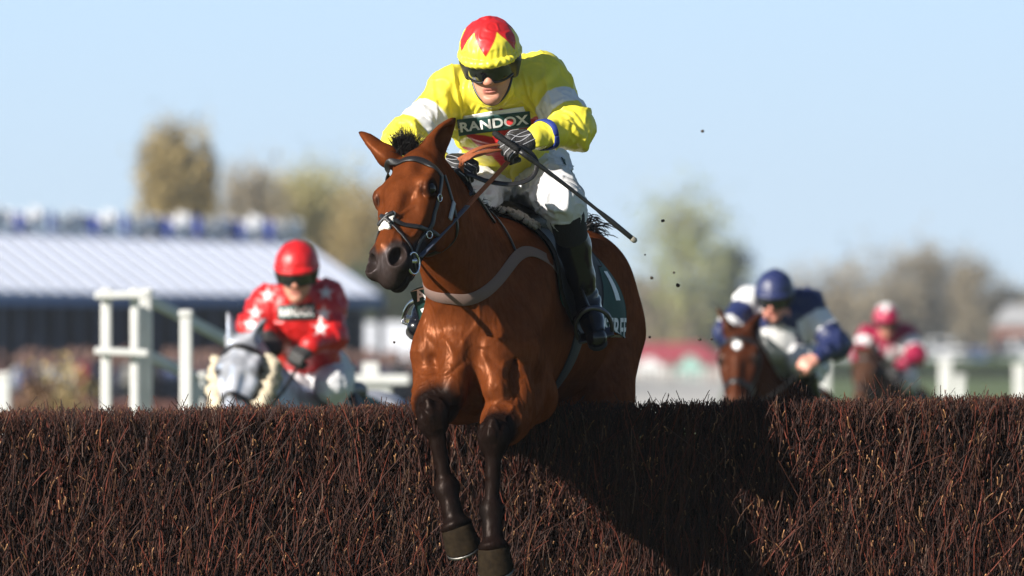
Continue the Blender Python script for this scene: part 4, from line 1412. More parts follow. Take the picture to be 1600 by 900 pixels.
def star6(x, y, ro, ri, n=6, rot=0.):
    a = (np.arctan2(x, y) + rot) % (2 * math.pi / n) - math.pi / n
    a = math.pi / n - np.abs(a)       # 0 at a point
    r = np.hypot(x, y)
    # edge of a star between its outer and inner points
    p = np.array((ro, 0.)); q = np.array((ri * math.cos(math.pi / n), ri * math.sin(math.pi / n)))
    px, py = r * np.cos(a), r * np.sin(a)
    e = q - p; nx, ny = e[1], -e[0]
    return ((px - p[0]) * nx + (py - p[1]) * ny) / np.hypot(nx, ny)   # positive outside


def hero_jacket(v, j, lat, spine, front):
    c = np.tile(YEL, (len(v), 1))
    x = (v - j['chest']) @ lat; y = (v - j['chest']) @ spine; z = (v - j['chest']) @ front
    d = star6(x + .004, y + .012, .175, .078)
    c = lerp3(c, RED, (1 - sstep(-.002, .002, d)) * (z > .0) * (np.abs(x) < .16))
    for s in 'LR': c = lerp3(c, WHT, band(v, j[s + 'S'], j[s + 'E'], .46 if s == 'L' else .46, .80 if s == 'L' else .74, .14))
    return c


def hero_cap(az, pol, v):
    n = 6
    a = np.abs((az + math.pi / n) % (2 * math.pi / n) - math.pi / n) / (math.pi / n)    # 0 at a point
    lim = 83 - 41 * a
    return lerp3(np.tile(YEL, (len(az), 1)), RED, 1 - sstep(-1.2, 1.2, pol - lim))


JH = dict(pelvis=(800, 266, .92), waist=(790, 238, .80), chest=(778, 176, .52), neck=(770, 138, .40), eye=(763, 114, .13),
          LS=(708, 146, .44), LE=(628, 226, .24), LW=(690, 256, .12), RS=(846, 126, .47), RE=(898, 201, .30), RW=(836, 216, .15),
          Lhip=(766, 278, .92), Lknee=(727, 330, .40), Lankle=(676, 462, .74), Ltoe=(652, 512, .62),
          Rhip=(836, 272, .92), Rknee=(880, 316, .44), Rankle=(917, 470, .62), Rtoe=(932, 528, .48))
rider = make_rider("person", "rider in yellow silks and red topped yellow cap crouched on the leaping bay horse", "riders in the race", P, JH,
                   dict(gaze=V(-.10, -.93, -.34), tilt=3, cap=hero_cap, jacket=hero_jacket, KL=V(.80, -.5, -.12), BnL=V(.2, -.85, .45),
                        KR=V(-.88, -.42, -.28), BnR=V(-.3, -.85, .35), arm=.94), h=.0045, hero=True)


def push_out(p, gap):
    out = []
    for q in p:
        l, no, _, dist = HB.find_nearest(Vector(q))
        l, no = np.array(l), np.array(no)
        s = (q - l) @ no
        out.append(l + no * gap if s < gap and dist < .2 else q)
    out = np.array(out)
    out[1:-1] = (out[:-2] + 2 * out[1:-1] + out[2:]) / 4
    return out


def hero_extras():
    j, lat, spine, front = rider['j'], rider['lat'], rider['spine'], rider['front']
    rt = rider['root']
    dgreen = mat("banner_green", (.010, .055, .050), .55, bump=.2, bscale=60)
    cs = [P(716, 209, .1), P(831, 195, .1), P(828, 170, .1), P(713, 184, .1)]
    o, fn, bv = patch(rider['jb'], cs, V(0, 1, 0), 34, 8, .012, .004, "chest_banner", dgreen, rt)
    tx = letters("RANDOX", bv, fn, .03, .97, .20, .80, .0025, "lettering", WHITEP, o, .03)
    # red dot in the O
    uv = [(.715 + .0, .50)]
    c = on_surface(bv, fn, uv, .004)[0]
    n = 16
    mk("emblem_dot", [c] + [c + lat * .013 * math.cos(t) + V(0, 0, .013) * math.sin(t) for t in np.linspace(0, 2 * math.pi, n, endpoint=False)],
       [(0, i + 1, (i + 1) % n + 1) for i in range(n)], mat("dot_red", (.55, .03, .03), .6), o, smooth=False)
    # white edge of the stock above the banner
    patch(rider['jb'], [P(722, 184, .1), P(822, 173, .1), P(818, 163, .1), P(724, 178, .1)], V(0, 1, 0), 24, 3, .008, .003, "stock_edge", mat("stock_white", (.8, .8, .8), .7), rt)
    # elastic band at the wrist
    W_, E_ = j['RW'], j['RE']; ax = nrm(E_ - W_)
    u_ = nrm(np.cross(ax, V(0, 0, 1))); w_ = np.cross(ax, u_)
    v, f = strap(rider['jb'], [W_ + ax * .040 + .07 * (u_ * math.cos(a) + w_ * math.sin(a)) for a in np.linspace(0, 2 * math.pi, 17)], .020, .004, .002, 48)
    mk("wrist_band", v, f, mat("blue_elastic", (.012, .030, .20), .7), rt)
    v, f = strap(rider['bb'], [P(880, 248, .8), P(888, 275, .7), P(893, 305, .6)], .02, .003, .002, 20)
    mk("breeches_stripe", v, f, GREEN, rt)
    # stirrups
    for s in 'LR':
        ft = rider['feet'][s]
        t = thing("stirrup", ("polished" if s == 'L' else "dark") + " steel stirrup round the jockey's " + ("boot beside the chest of the bay horse" if s == 'L' else "black boot on the shaded flank of the bay horse"), "stirrup", ft['toe'], "stirrups of the leading jockey")
        mid = ft['toe'] * .72 + ft['heel'] * .28
        base = mid + ft['dn'] * .040
        sd, up, fw = ft['sd'], -ft['dn'], ft['fw']
        arch = [base + sd * x + up * y for x, y in ((-.060, 0), (-.064, .04), (-.056, .09), (-.030, .125), (0, .137), (.030, .125), (.056, .09), (.064, .04), (.060, 0))]
        m = STEEL if s == 'L' else mat("dark_steel", (.10, .10, .12), .4, metal=1.)  # the right-hand stirrup gets a darker metal than the left
        MB().tube(spline(arch, 40), .0075, 8, flat=1.3).build("arch", m, t)
        mb = MB(); mb.box(base, (.128, .045, .010), (sd, fw, up), .003); mb.build("tread", m, t)
        topp = base + up * .137
        hb_, no, _, _ = HB.find_nearest(Vector(hero['B'](.36, -.3 if s == 'L' else .3, -.25)))
        a = hero['B'](.34, (-.2 if s == 'L' else .2), -.10)
        l = np.array(HB.find_nearest(Vector(a))[0]); q = np.array(HB.find_nearest(Vector((a + topp) / 2))[0])
        nq = nrm(np.array(HB.find_nearest(Vector((a + topp) / 2))[1]))
        pts = spline([l + nq * .05, q + nq * .055, topp], 20)
        v, f = ribbon(pts, np.tile(nq, (20, 1)), .022, .004)
        mk("leather", v, f, LEATHER, t)
    # reins
    LR, LL = rider['LR'], rider['LL']
    r = thing("reins", "tan rubber covered reins running from the gloved hands to the bit of the bay horse", "reins", P(760, 260, .05))
    ringR = hero['H'](.475, -.10, .105); 
    hR = LR(.088, -.045, -.02); hL = LL(.088, -.045, -.02)
    def rein(name, pts, w, m, nor=V(-.35, -.85, .35), n=40, th=.004, push=False):
        p = spline(pts, n); p = push_out(p, .010) if push else p; v, f = ribbon(p, np.tile(nor, (n, 1)), w, th); return mk(name, v, f, m, r)
    l_, n_, _, _ = HB.find_nearest(Vector(hero['H'](.465, -.10, .09))); rq_ = np.array(l_) + np.array(n_) * .012 + hero['F'] * .005 + nrm(hR - np.array(l_)) * .034
    a = hR * .52 + rq_ * .48
    rein("rubber_grip", [hR, a], .019, BROWNL)
    rein("rein_strap", [a, rq_], .019, BLUEW)
    rein("rubber_grip", [LR(.08, -.04, .02), P(752, 240, .04), P(722, 254, .03), hL], .024, BROWNL, V(-.1, -.7, .7))
    rein("rubber_grip", [LR(.08, -.03, .03), P(750, 232, .07), P(716, 250, .05)], .016, BROWNL, V(-.1, -.7, .7))
    rein("rein_loop", [LL(.09, -.04, -.03), P(730, 272, .04), P(760, 283, .05), P(800, 288, .05), P(830, 278, .06), P(839, 258, .08), P(830, 240, .1), P(812, 228, .09), LR(.06, -.04, 0)], .017, LEATHER, V(0, -.9, .4), 60)
    rein("rein_strap", [hL, hero['H'](.24, -.26, -.11), hero['H'](.46, -.11, -.10)], .017, LEATHER, push=True)
    v, f = tube(push_out(spline([P(722, 278, .06), P(742, 308, .12), P(765, 352, .2)], 14), .006), .005, 6); mk("martingale_strap", v, f, LEATHER, r)
    # whip
    w = thing("whip", "long black riding whip with grip held in the jockey's hand", "whip", P(820, 240, .02))
    s0, s1, s2 = P(771, 207, .06), P(812, 236, .03), P(992, 376, .16)
    MB().tube([s0 * (1 - t) + s1 * t for t in np.linspace(0, 1, 8)], [.009, .0125, .012, .0115, .012, .0115, .011, .010], 10).build("grip", mat("whip_grip", (.008, .008, .008), .7, spec=.2, bump=.4, bscale=160), w)
    pts = np.array([s1 * (1 - t) + s2 * t for t in np.linspace(0, 1, 16)]) + np.array([(0, 0, .006 * math.sin(math.pi * t)) for t in np.linspace(0, 1, 16)])
    MB().tube(pts, np.interp(np.linspace(0, 1, 16), [0, .3, .72, .74, 1], [.010, .0075, .006, .010, .009]), 10).build("shaft", mat("whip_shaft", (.014, .014, .015), .35, bump=.3, bscale=90), w)
    d = nrm(s2 - s1)
    MB().tube([s2 - d * .016, s2, s2 + d * .006], [.0098, .0105, .006], 10).build("tip", mat("whip_tip", (.16, .15, .12), .7, noise=.5, nscale=90), w)


hero_extras()


# ------------------------------------------------------------------ the three runners behind
def band_cap(c0):
    return lambda az, pol, v: np.tile(np.array(c0), (len(az), 1))


def far_tack(hr, label, m_cloth, cloth_label, cheek=False):
    bv = bvh_of(hr['v'], hr['f']); H, B, S, U = hr['H'], hr['B'], hr['S'], hr['U']
    t = thing("bridle", label, "bridle", hr['O'], "bridles of the runners behind")
    def S_(name, pts, w, m=LEATHER):
        v, f = strap(bv, pts, w, .006, .002, 24); mk(name, v, f, m, t)
    S_("browband", [H(.10, -.10, -.13), H(.09, -.04, -.11), H(.08, .02, 0), H(.09, -.04, .11), H(.10, -.10, .13)], .034)
    S_("noseband_strap", [H(.36, -.14, -.09), H(.36, -.06, -.09), H(.35, .03, 0), H(.36, -.06, .09), H(.36, -.14, .09)], .034)
    for s in (-1, 1):
        S_("cheekpiece", [H(.10, -.10, s * .13), H(.25, -.10, s * .13), H(.45, -.09, s * .09)], .028)
        if cheek:
            l = [np.array(bv.find_nearest(Vector(H(f_, -.13, s * .16)))[0]) + hr['E'] * s * .035 for f_ in (.10, .2, .3, .38)]
            mb = MB(); rg = np.random.default_rng(12)
            for p in spline(l, 90):
                bm = bmesh.new(); bmesh.ops.create_icosphere(bm, subdivisions=1, radius=.034); bm.verts.index_update()
                mb.add([p + rg.normal(0, .014, 3) + np.array(x.co) for x in bm.verts], [tuple(z.index for z in x.verts) for x in bm.faces]); bm.free()
            mb.build("sheepskin_cheekpiece", mat("cream_sheepskin", (.52, .45, .33), .95), t)
    if m_cloth:
        nc = thing("number_cloth", cloth_label, "saddle cloth", B(.5, 0, .02), "number cloths of the runners behind")
        top = []
        nu, nv = 14, 26
        for i in range(nu + 1):
            for k in range(nv + 1):
                th = -1.9 + 3.8 * k / nv; a = .12 + .75 * i / nu
                d = S * math.sin(th) + U * math.cos(th); o = B(a, 0, -.34)
                hit = bv.ray_cast(Vector(o + d * .8), Vector(-d))[0]
                top.append(np.hstack([(np.array(hit) if hit is not None else o + d * .3) + d * .014, d]))
        top = np.array(top); W_ = nv + 1; n = len(top)
        q = [(i * W_ + k, i * W_ + k + 1, (i + 1) * W_ + k + 1, (i + 1) * W_ + k) for i in range(nu) for k in range(nv)]
        f = q + [tuple(x + n for x in reversed(z)) for z in q]
        mk("cloth", np.vstack([top[:, :3], top[:, :3] - top[:, 3:] * .01]), f, m_cloth, nc)
        sd = thing("saddle", cloth_label.replace("number cloth", "racing saddle").replace("green", "black leather"), "saddle", B(.45, 0, .05), "saddles of the runners behind")
        g = Field(np.minimum(B(0, -.35, -.5), B(.8, -.35, -.5)) - .1, np.maximum(B(0, .35, .25), B(.8, .35, .25)) + .15, .014)
        for s in (-1, 1):
            g.cone(B(.14, s * .05, .005), B(.62, s * .09, .0), .04, .05, k=.04)
            g.cone(B(.30, s * .16, -.05), B(.30, s * .29, -.32), .05, .03, k=.05, side=S, flat=.6)
        g.cone(B(.2, 0, .01), B(.55, 0, .01), .05, k=.05)
        v, f = g.mesh(); mk("seat", v, f, LEATHER, sd)
    return bv


def far_reins(rd, hr, label):
    t = thing("reins", label, "reins", rd['j']['RW'], "reins of the runners behind")
    for s, e in (('L', -1), ('R', 1)):
        p = spline([rd['L' + s](.06, -.03, 0), (rd['L' + s](.06, -.03, 0) + hr['H'](.4, -.1, e * .14)) / 2 + V(0, 0, -.03), hr['H'](.45, -.11, e * .10)], 14)
        v, f = tube(p, .009, 6); mk("rein_strap", v, f, LEATHER, t)


def far_tail(hr):
    B = hr['B']; mb = MB(); rg = np.random.default_rng(21)
    for i in range(90):
        b = B(1.48, 0, -.12) + rg.normal(0, .02, 3)
        mb.tube(spline([b, B(1.62, 0, -.22) + rg.normal(0, .03, 3), B(1.68, 0, -.8) + rg.normal(0, .06, 3)], 6), [.006] * 5 + [.002], 3, caps=False)
    mb.build("tail", HAIR, hr['root'])


# grey horse and the rider in red
M1 = mapper(41.7)
GREY = dict(key='grey', coat=(.38, .38, .40), points=(.03, .03, .034), muzzle=(.30, .29, .30), dapple=(.17, .175, .19))
g1 = make_horse("racehorse", "pale grey racehorse galloping in behind the fence to the left", "horses racing toward the fence", W=M1(478, 612, .45), yaw=math.radians(15),
                O=M1(376, 518, -.12), nose=M1(359, 650, 0), roll=math.radians(-4), ears=[(M1(363, 532, -.07), M1(355, 484, -.05)), (M1(394, 535, -.07), M1(417, 496, -.08))], pal=GREY, h=.012)
b1 = far_tack(g1, "black bridle with cream sheepskin cheekpieces on the pale grey horse", mat("cloth_green_dark", (.005, .05, .035), .8), "dark green number cloth under the rider in red", True)
far_tail(g1)
RSTARS = [M1(417, 461, -.0), M1(398, 489, 0), M1(391, 507, 0), M1(508, 457, 0), M1(505, 490, 0), M1(500, 513, 0)]


def red_jacket(v, j, lat, spine, front):
    c = np.tile(np.array((.46, .009, .009)), (len(v), 1))
    for s in RSTARS:
        d = star6(v[:, 0] - s[0], v[:, 2] - s[2], .039, .016, 5)
        c = lerp3(c, WHT, (1 - sstep(-.006, .006, d)) * (v[:, 1] < 41.7 + .45))
    return c


r1 = make_rider("person", "rider in red silks with white stars on the pale grey horse", "riders in the race", M1,
                dict(eye=(461, 437, -.08), neck=(466, 463, .16), chest=(468, 502, .26), waist=(484, 560, .55), pelvis=(492, 588, .72),
                     LS=(419, 474, .24), LE=(394, 510, .18), LW=(416, 520, .10), RS=(509, 468, .25), RE=(522, 528, .12), RW=(486, 540, -.06),
                     Lhip=(466, 598, .66), Lknee=(440, 622, .28), Lankle=(424, 680, .6), Ltoe=(414, 702, .45), Rhip=(515, 595, .68), Rknee=(518, 604, .22), Rankle=(540, 680, .62), Rtoe=(548, 702, .47)),
                dict(gaze=V(-.08, -.96, -.25), tilt=0, cap=band_cap((.52, .011, .013)), jacket=red_jacket, KL=V(.3, -.7, -.6), BnL=V(.2, -.7, .6), KR=V(-.65, -.5, -.55), BnR=V(-.3, -.8, .4), fat=.96, arm=.90), h=.010)
far_reins(r1, g1, "thin black reins held by the rider in red")
o, fn, bv = patch(r1['jb'], [M1(433, 500, 0), M1(493, 498, 0), M1(492, 474, 0), M1(432, 477, 0)], V(0, 1, 0), 20, 6, .012, .006, "chest_banner", MATS["banner_green"], r1['root'])
letters("RANDOX", bv, fn, .05, .95, .2, .8, .004, "lettering", WHITEP, o, .03)

# bay horse with a white star and the rider in navy and white
M2 = mapper(47.6)
BAY2 = dict(key='bay_star', coat=(.052, .0155, .007), points=(.010, .009, .008), muzzle=(.05, .030, .022), star=True)
g2 = make_horse("racehorse", "dark bay racehorse with a white star on its forehead behind the fence to the right", "horses racing toward the fence", W=M2(1212, 596, .45), yaw=math.radians(8),
                O=M2(1154, 508, -.10), nose=M2(1144, 626, 0), roll=math.radians(-6), ears=[(M2(1139, 516, -.05), M2(1119, 480, -.02)), (M2(1171, 517, -.05), M2(1194, 486, -.02))], pal=BAY2, h=.012)
b2 = far_tack(g2, "black bridle on the dark bay horse with the white star", mat("cloth_green", (.005, .11, .06), .8), "green number cloth under the rider in navy and white")
far_tail(g2)
NAVY = np.array((.017, .024, .080))


def navy_jacket(v, j, lat, spine, front):
    c = np.tile(NAVY, (len(v), 1))
    x = (v - j['chest']) @ lat; y = (v - j['chest']) @ spine; z = (v - j['chest']) @ front
    w = (1 - sstep(.115, .125, np.abs(x + .01) + .15 * np.maximum(0, y))) * (z > .02) * (y < .2)
    c = lerp3(c, WHT, w)
    d = np.linalg.norm(v - j['LS'] - V(.03, .02, .03), axis=1)
    c = lerp3(c, WHT, 1 - sstep(.145, .155, d))
    for s in 'LR': c = lerp3(c, WHT, band(v, j[s + 'S'], j[s + 'E'], .32 if s == 'R' else .75, .66 if s == 'R' else .98, .14))
    return c


r2 = make_rider("person", "rider in navy and white silks with bare hands on the dark bay horse", "riders in the race", M2,
                dict(eye=(1205, 474, -.02), neck=(1220, 497, .2), chest=(1216, 524, .32), waist=(1232, 560, .62), pelvis=(1238, 572, .85),
                     LS=(1172, 472, .30), LE=(1134, 520, .12), LW=(1160, 556, .02), RS=(1262, 476, .30), RE=(1306, 540, .14), RW=(1277, 560, -.04),
                     Lhip=(1212, 580, .78), Lknee=(1190, 588, .34), Lankle=(1160, 640, .72), Ltoe=(1152, 660, .56), Rhip=(1256, 574, .78), Rknee=(1252, 560, .22), Rankle=(1276, 632, .66), Rtoe=(1284, 652, .50)),
                dict(gaze=V(-.22, -.94, -.26), tilt=-4, cap=band_cap(NAVY * 1.1), jacket=navy_jacket, gloves=False, KL=V(.5, -.7, -.3), BnL=V(.2, -.8, .5), KR=V(-.72, -.5, -.35), BnR=V(-.2, -.85, .45), fat=1.0, arm=.95, skin=(.58, .27, .20)), h=.010)
far_reins(r2, g2, "black reins in the bare hands of the rider in navy")

# dark horse and the rider in maroon, farthest back
M3 = mapper(74.0)
DARK = dict(key='dark', coat=(.055, .025, .015), points=(.010, .008, .008), muzzle=(.05, .03, .02))
g3 = make_horse("racehorse", "dark brown racehorse farthest back at the right", "horses racing toward the fence", W=M3(1388, 598, .45), yaw=math.radians(10),
                O=M3(1350, 545, -.10), nose=M3(1338, 624, 0), roll=math.radians(-6), ears=[(M3(1341, 550, -.05), M3(1330, 530, -.02)), (M3(1358, 549, -.05), M3(1369, 530, -.02))], pal=DARK, h=.016)
b3 = far_tack(g3, "bridle on the dark brown horse farthest back", MATS["cloth_green_dark"], "dark green number cloth under the rider in maroon")
far_tail(g3)
MAR = np.array((.27, .008, .042))


def maroon_jacket(v, j, lat, spine, front):
    c = np.tile(MAR, (len(v), 1))
    x = (v - j['chest']) @ lat; y = (v - j['chest']) @ spine; z = (v - j['chest']) @ front
    c = lerp3(c, WHT, (1 - sstep(-.006, .006, star6(x, y + .02, .17, .075, 5))) * (z > .02))
    for s in 'LR': c = lerp3(c, WHT, band(v, j[s + 'S'], j[s + 'E'], .36, .74, .14))
    return c


def maroon_cap(az, pol, v):
    n = 5; a = np.abs((az + math.pi / n) % (2 * math.pi / n) - math.pi / n) / (math.pi / n)
    return lerp3(np.tile(MAR * 1.3, (len(az), 1)), WHT, 1 - sstep(-2, 2, pol - (58 - 34 * a)))


r3 = make_rider("person", "rider in maroon silks with white armbands and white star, farthest back", "riders in the race", M3,
                dict(eye=(1384, 508, -.05), neck=(1387, 520, .2), chest=(1388, 543, .32), waist=(1392, 575, .6), pelvis=(1396, 588, .8),
                     LS=(1357, 526, .28), LE=(1345, 556, .1), LW=(1370, 574, -.02), RS=(1416, 523, .28), RE=(1431, 556, .1), RW=(1405, 574, -.02),
                     Lhip=(1378, 592, .75), Lknee=(1362, 600, .3), Lankle=(1356, 630, .7), Ltoe=(1352, 642, .55), Rhip=(1412, 591, .75), Rknee=(1420, 597, .25), Rankle=(1426, 630, .7), Rtoe=(1430, 642, .55)),
                dict(gaze=V(-.1, -.96, -.22), tilt=0, cap=maroon_cap, jacket=maroon_jacket, KL=V(.6, -.6, -.4), BnL=V(.2, -.8, .5), KR=V(-.6, -.6, -.4), BnR=V(-.2, -.85, .45), fat=1.08, arm=1.1), h=.014)
far_reins(r3, g3, "reins held by the rider in maroon")


# ------------------------------------------------------------------ rails, posts, buildings
WHITEPAINT = mat("white_paint", (.58, .58, .56), .5, noise=.12, nscale=6)


def wing():
    d = 50.0; M = mapper(d)
    t = thing("wing_rail", "white painted timber wing rails sloping down behind the grey horse", "rails", (M(166, 0)[0], d, 0), "white painted rails")
    def post(px, top, w, dy=0., cap=True):
        p = M(px, top, dy); z = p[2]
        mb = MB(); mb.box((p[0], d + dy, z / 2), (w, .10, z), bevel=.012)
        if cap: mb.box((p[0], d + dy, z + .022), (w * 1.25, .125, .045), bevel=.018)
        mb.build("post", WHITEPAINT, t, smooth=False)
    post(166, 462, .058); post(211, 462, .050, .02); post(228, 462, .072, .24); post(291, 496, .068); post(303, 592, .13, .3)
    def rail(a, b, w=.042):
        A_, B_ = M(*a), M(*b); ax = nrm(B_ - A_); up = nrm(np.cross(np.cross(ax, V(0, 0, 1)), ax)); up = up if up[2] > 0 else -up
        mb = MB(); mb.box((A_ + B_) / 2, (np.linalg.norm(B_ - A_), .05, w), (ax, np.cross(up, ax), up), bevel=.01)
        mb.build("rail", WHITEPAINT, t, smooth=False)
    rail((148, 462, -.08), (232, 460, -.08)); rail((148, 548, -.08), (232, 552, -.08))
    rail((225, 464, .31), (440, 576, 1.1), .062); rail((225, 552, .31), (440, 650, 1.1), .062)
    d2 = 62.; M2_ = mapper(d2)
    t = thing("wing_rail", "short white rail with two posts behind the grey horse's quarters", "rails", (M2_(560, 0)[0], d2, 0), "white painted rails")
    for px, top, w in ((532, 574, .10), (580, 566, .12), (600, 600, .11)):
        p = M2_(px, top); mb = MB(); mb.box((p[0], d2, p[2] / 2), (w, .1, p[2]), bevel=.012); mb.build("post", WHITEPAINT, t, smooth=False)
    mb = MB(); a, b = M2_(525, 590, -.08), M2_(640, 596, -.08); mb.box((a + b) / 2, (b[0] - a[0], .05, .07), bevel=.01); mb.build("rail", WHITEPAINT, t, smooth=False)
    for px, top, w, d3, lab in ((1203, 560, .24, 112., "broad white post between the dark bay horse and the horse farthest back"), (1288, 572, .15, 112., "white running rail post just left of the horse farthest back"),
                                (1478, 566, .17, 112., "white running rail post just right of the rider in maroon"), (1500, 590, .12, 118., "shorter white post beside a taller one at the right"),
                                (1594, 574, .16, 112., "white running rail post at the right edge of the picture"), (6, 590, .12, 75., "stout white post at the left edge of the picture")):
        M3_ = mapper(d3); p = M3_(px, top)
        mb = MB(); mb.box((p[0], d3, p[2] / 2), (w, .12, p[2]), bevel=.02); mb.box((p[0], d3, p[2] + .02), (w * 1.2, .15, .05), bevel=.02)
        o = mk("rail_post", np.vstack(mb.v), mb.f, WHITEPAINT, None, smooth=False); tag(o, lab, "post", "white posts along the course")


wing()


def pavilion():
    a, b = V(-13.4, 200, 0), V(-3.75, 208, 0)
    ax = nrm(b - a); L = np.linalg.norm(b - a); out = nrm(V(-ax[1], ax[0], 0)); out = out if out[1] < 0 else -out
    def W(x, o, z): return a + ax * x + out * o + V(0, 0, z * (1 - .055 * x / L))
    R3 = (ax, out, V(0, 0, 1))
    t = thing("pavilion", "long white roofed trackside pavilion with dark blue glazed front at the left", "pavilion", a)
    roof = mat("white_roof", (.68, .69, .72), .6, noise=.06, nscale=1.)
    # pitched roof in panels with raised seams
    n = 26
    for i in range(n):
        x0, x1 = L * i / n + .02, L * (i + 1) / n - .02
        v = [W(x0, .9, 3.12), W(x1, .9, 3.12), W(x1, -2.4, 4.62), W(x0, -2.4, 4.62)]
        v += [p - V(0, 0, .08) for p in v]
        mk("roof_panel", v, [(0, 1, 2, 3), (7, 6, 5, 4), (0, 4, 5, 1), (1, 5, 6, 2), (2, 6, 7, 3), (3, 7, 4, 0)], roof, t, smooth=False)
    mb = MB()
    for i in range(n + 1):
        p, q = W(L * i / n, .92, 3.14), W(L * i / n, -2.4, 4.66); u = nrm(q - p)
        mb.box((p + q) / 2, (.06, np.linalg.norm(q - p), .08), (ax, u, np.cross(ax, u)))
    mb.build("roof_seams", mat("roof_seam", (.30, .34, .45), .6), t, smooth=False)
    mb = MB(); mb.box(W(L / 2, .95, 3.00), (L, .12, .26), R3); mb.build("eave_shade", mat("eave_shade_blue", (.14, .22, .42), .6), t, smooth=False)  # dark blue strip stands in for the shade under the eave
    mb = MB(); mb.box(W(L / 2, -1.2, 1.4), (L - .4, 2.6, 2.9), R3); mb.build("back_wall", mat("navy_interior", (.014, .022, .048), .5), t, smooth=False)
    glass = mat("dark_glass", (.006, .010, .024), .4, spec=.15)
    post = mat("pavilion_post", (.035, .05, .09), .6)
    m_ = 22
    for i in range(m_):
        mb = MB(); mb.box(W(L * (i + .5) / m_, .2, 1.55), (L / m_ - .3, .04, 2.4), R3); mb.build("window", glass, t, smooth=False)
    for i in range(m_ + 1):
        mb = MB(); mb.box(W(L * i / m_, .85, 1.45), (.12, .12, 2.9), R3); mb.build("post", post, t, smooth=False)
    mb = MB(); mb.box(W(L / 2, 1.0, .95), (L, .06, .08), R3)
    for i in range(90): mb.box(W(L * (i + .5) / 90, 1.0, .55), (.05, .04, .75), R3)
    mb.build("balustrade", mat("rail_blue", (.10, .15, .26), .5), t, smooth=False)
    mb = MB(); mb.box(W(L / 2, .5, .08), (L, 2.6, .16), R3); mb.build("deck", mat("deck", (.10, .10, .11), .8), t, smooth=False)
    # flags along the ridge
    fb = mat("flag_blue", (.020, .045, .26), .8); fw = mat("flag_white", (.78, .78, .82), .8)
    n = 34
    for i in range(n):
        p = W(L * (i + .1) / n, -2.4, 4.55)
        blue = i % 3 == 1
        fl = thing("flag", ("blue" if blue else "white") + " flag on a short pole along the white pavilion roof", "flag", p, "flags along the pavilion roof")
        h = .62 if i % 3 else .72
        MB().tube([p - V(0, 0, .05), p + V(0, 0, h)], .018, 6).build("pole", WHITEPAINT, fl)
        v, f = [], []
        w = L / n * (.9 if blue else 1.2)
        for k in range(7):
            for r_ in range(2):
                u = k / 6
                v.append(p + ax * w * u + out * (.10 * math.sin(5 * u + i) + (.12 if blue else 0)) + V(0, 0, h - .02 - (.50 if blue else .58) * r_ * (1 - .25 * u) - .12 * u))
        f = [(k * 2, k * 2 + 1, k * 2 + 3, k * 2 + 2) for k in range(6)]
        nv = len(v); v = v + [x + out * .008 for x in v]; f = f + [tuple(x + nv for x in reversed(q)) for q in f]
        mk("cloth", v, f, fb if blue else fw, fl)
    # lower white marquee to its right
    t = thing("marquee", "low white roofed marquee with dark blue open side behind the racehorse's nose", "marquee", Q(640, 560, 262))
    d = 262.; M = mapper(d)
    x0, x1 = M(548, 0)[0], M(705, 0)[0]
    zt, ze = M(0, 503)[2], M(0, 556)[2]
    v = [(x0, d, ze), (x1, d, ze), (x1, d + 4, zt), (x0, d + 4, zt), (x1, d + 8, ze), (x0, d + 8, ze)]
    mk("roof", np.array(v + [(p[0], p[1], p[2] - .06) for p in v], float), [(0, 1, 2, 3), (3, 2, 4, 5), (7, 6, 9, 8), (9, 10, 11, 8)[:0] or (8, 11, 10, 9), (0, 6, 7, 1), (5, 4, 10, 11)], roof, t, smooth=False)
    mb = MB(); mb.box(((x0 + x1) / 2, d + 4, ze / 2 - .05), (x1 - x0 - .3, 7.4, ze - .1)); mb.build("side_wall", mat("marquee_blue", (.035, .06, .13), .7), t, smooth=False)
    for k in range(6):
        mb = MB(); mb.box((x0 + (x1 - x0) * k / 5, d - .06, ze / 2 - .03), (.09, .09, ze - .06)); mb.build("post", WHITEPAINT, t, smooth=False)


pavilion()


def tent(name, label, cat, px0, px1, ytop, yeave, d, mr, mw):
    M = mapper(d); x0, x1 = M(px0, 0)[0], M(px1, 0)[0]; zt, ze = M(0, ytop)[2], M(0, yeave)[2]
    dep = max(2., (x1 - x0) * .5)
    t = thing(name, label, cat, ((x0 + x1) / 2, d, 0))
    e = .15
    v = [(x0 - e, d - e, ze), (x1 + e, d - e, ze), (x1 + e, d + dep, ze), (x0 - e, d + dep, ze), (x0 + dep * .4, d + dep / 2, zt), (x1 - dep * .4, d + dep / 2, zt)]
    v = v + [(p[0], p[1], p[2] - .05) for p in v]
    mk("roof", np.array(v, float), [(0, 1, 5, 4), (1, 2, 5), (2, 3, 4, 5), (3, 0, 4), (7, 6, 10, 11), (8, 7, 11), (9, 8, 11, 10), (6, 9, 10), (0, 6, 7, 1), (1, 7, 8, 2), (2, 8, 9, 3), (3, 9, 6, 0)], mr, t, smooth=False)
    mb = MB(); mb.box(((x0 + x1) / 2, d + dep / 2, ze / 2 - .04), (x1 - x0, dep - .2, ze - .1)); mb.build("wall", mw, t, smooth=False)
    for k in range(5 if cat != "house" else 0):
        mb = MB(); mb.box((x0 + (x1 - x0) * k / 4, d, ze / 2 - .04), (.12, .12, ze - .08)); mb.build("pole", WHITEPAINT, t, smooth=False)
    if cat == "house":
        for k in range(4):
            mb = MB(); mb.box((x0 + (x1 - x0) * (k + .5) / 4, d + .08, ze * .6), (.8, .12, 1.0)); mb.build("window", MATS["car_glass"] if "car_glass" in MATS else mat("car_glass", (.015, .02, .025), .08, spec=.7), t, smooth=False)
    return t


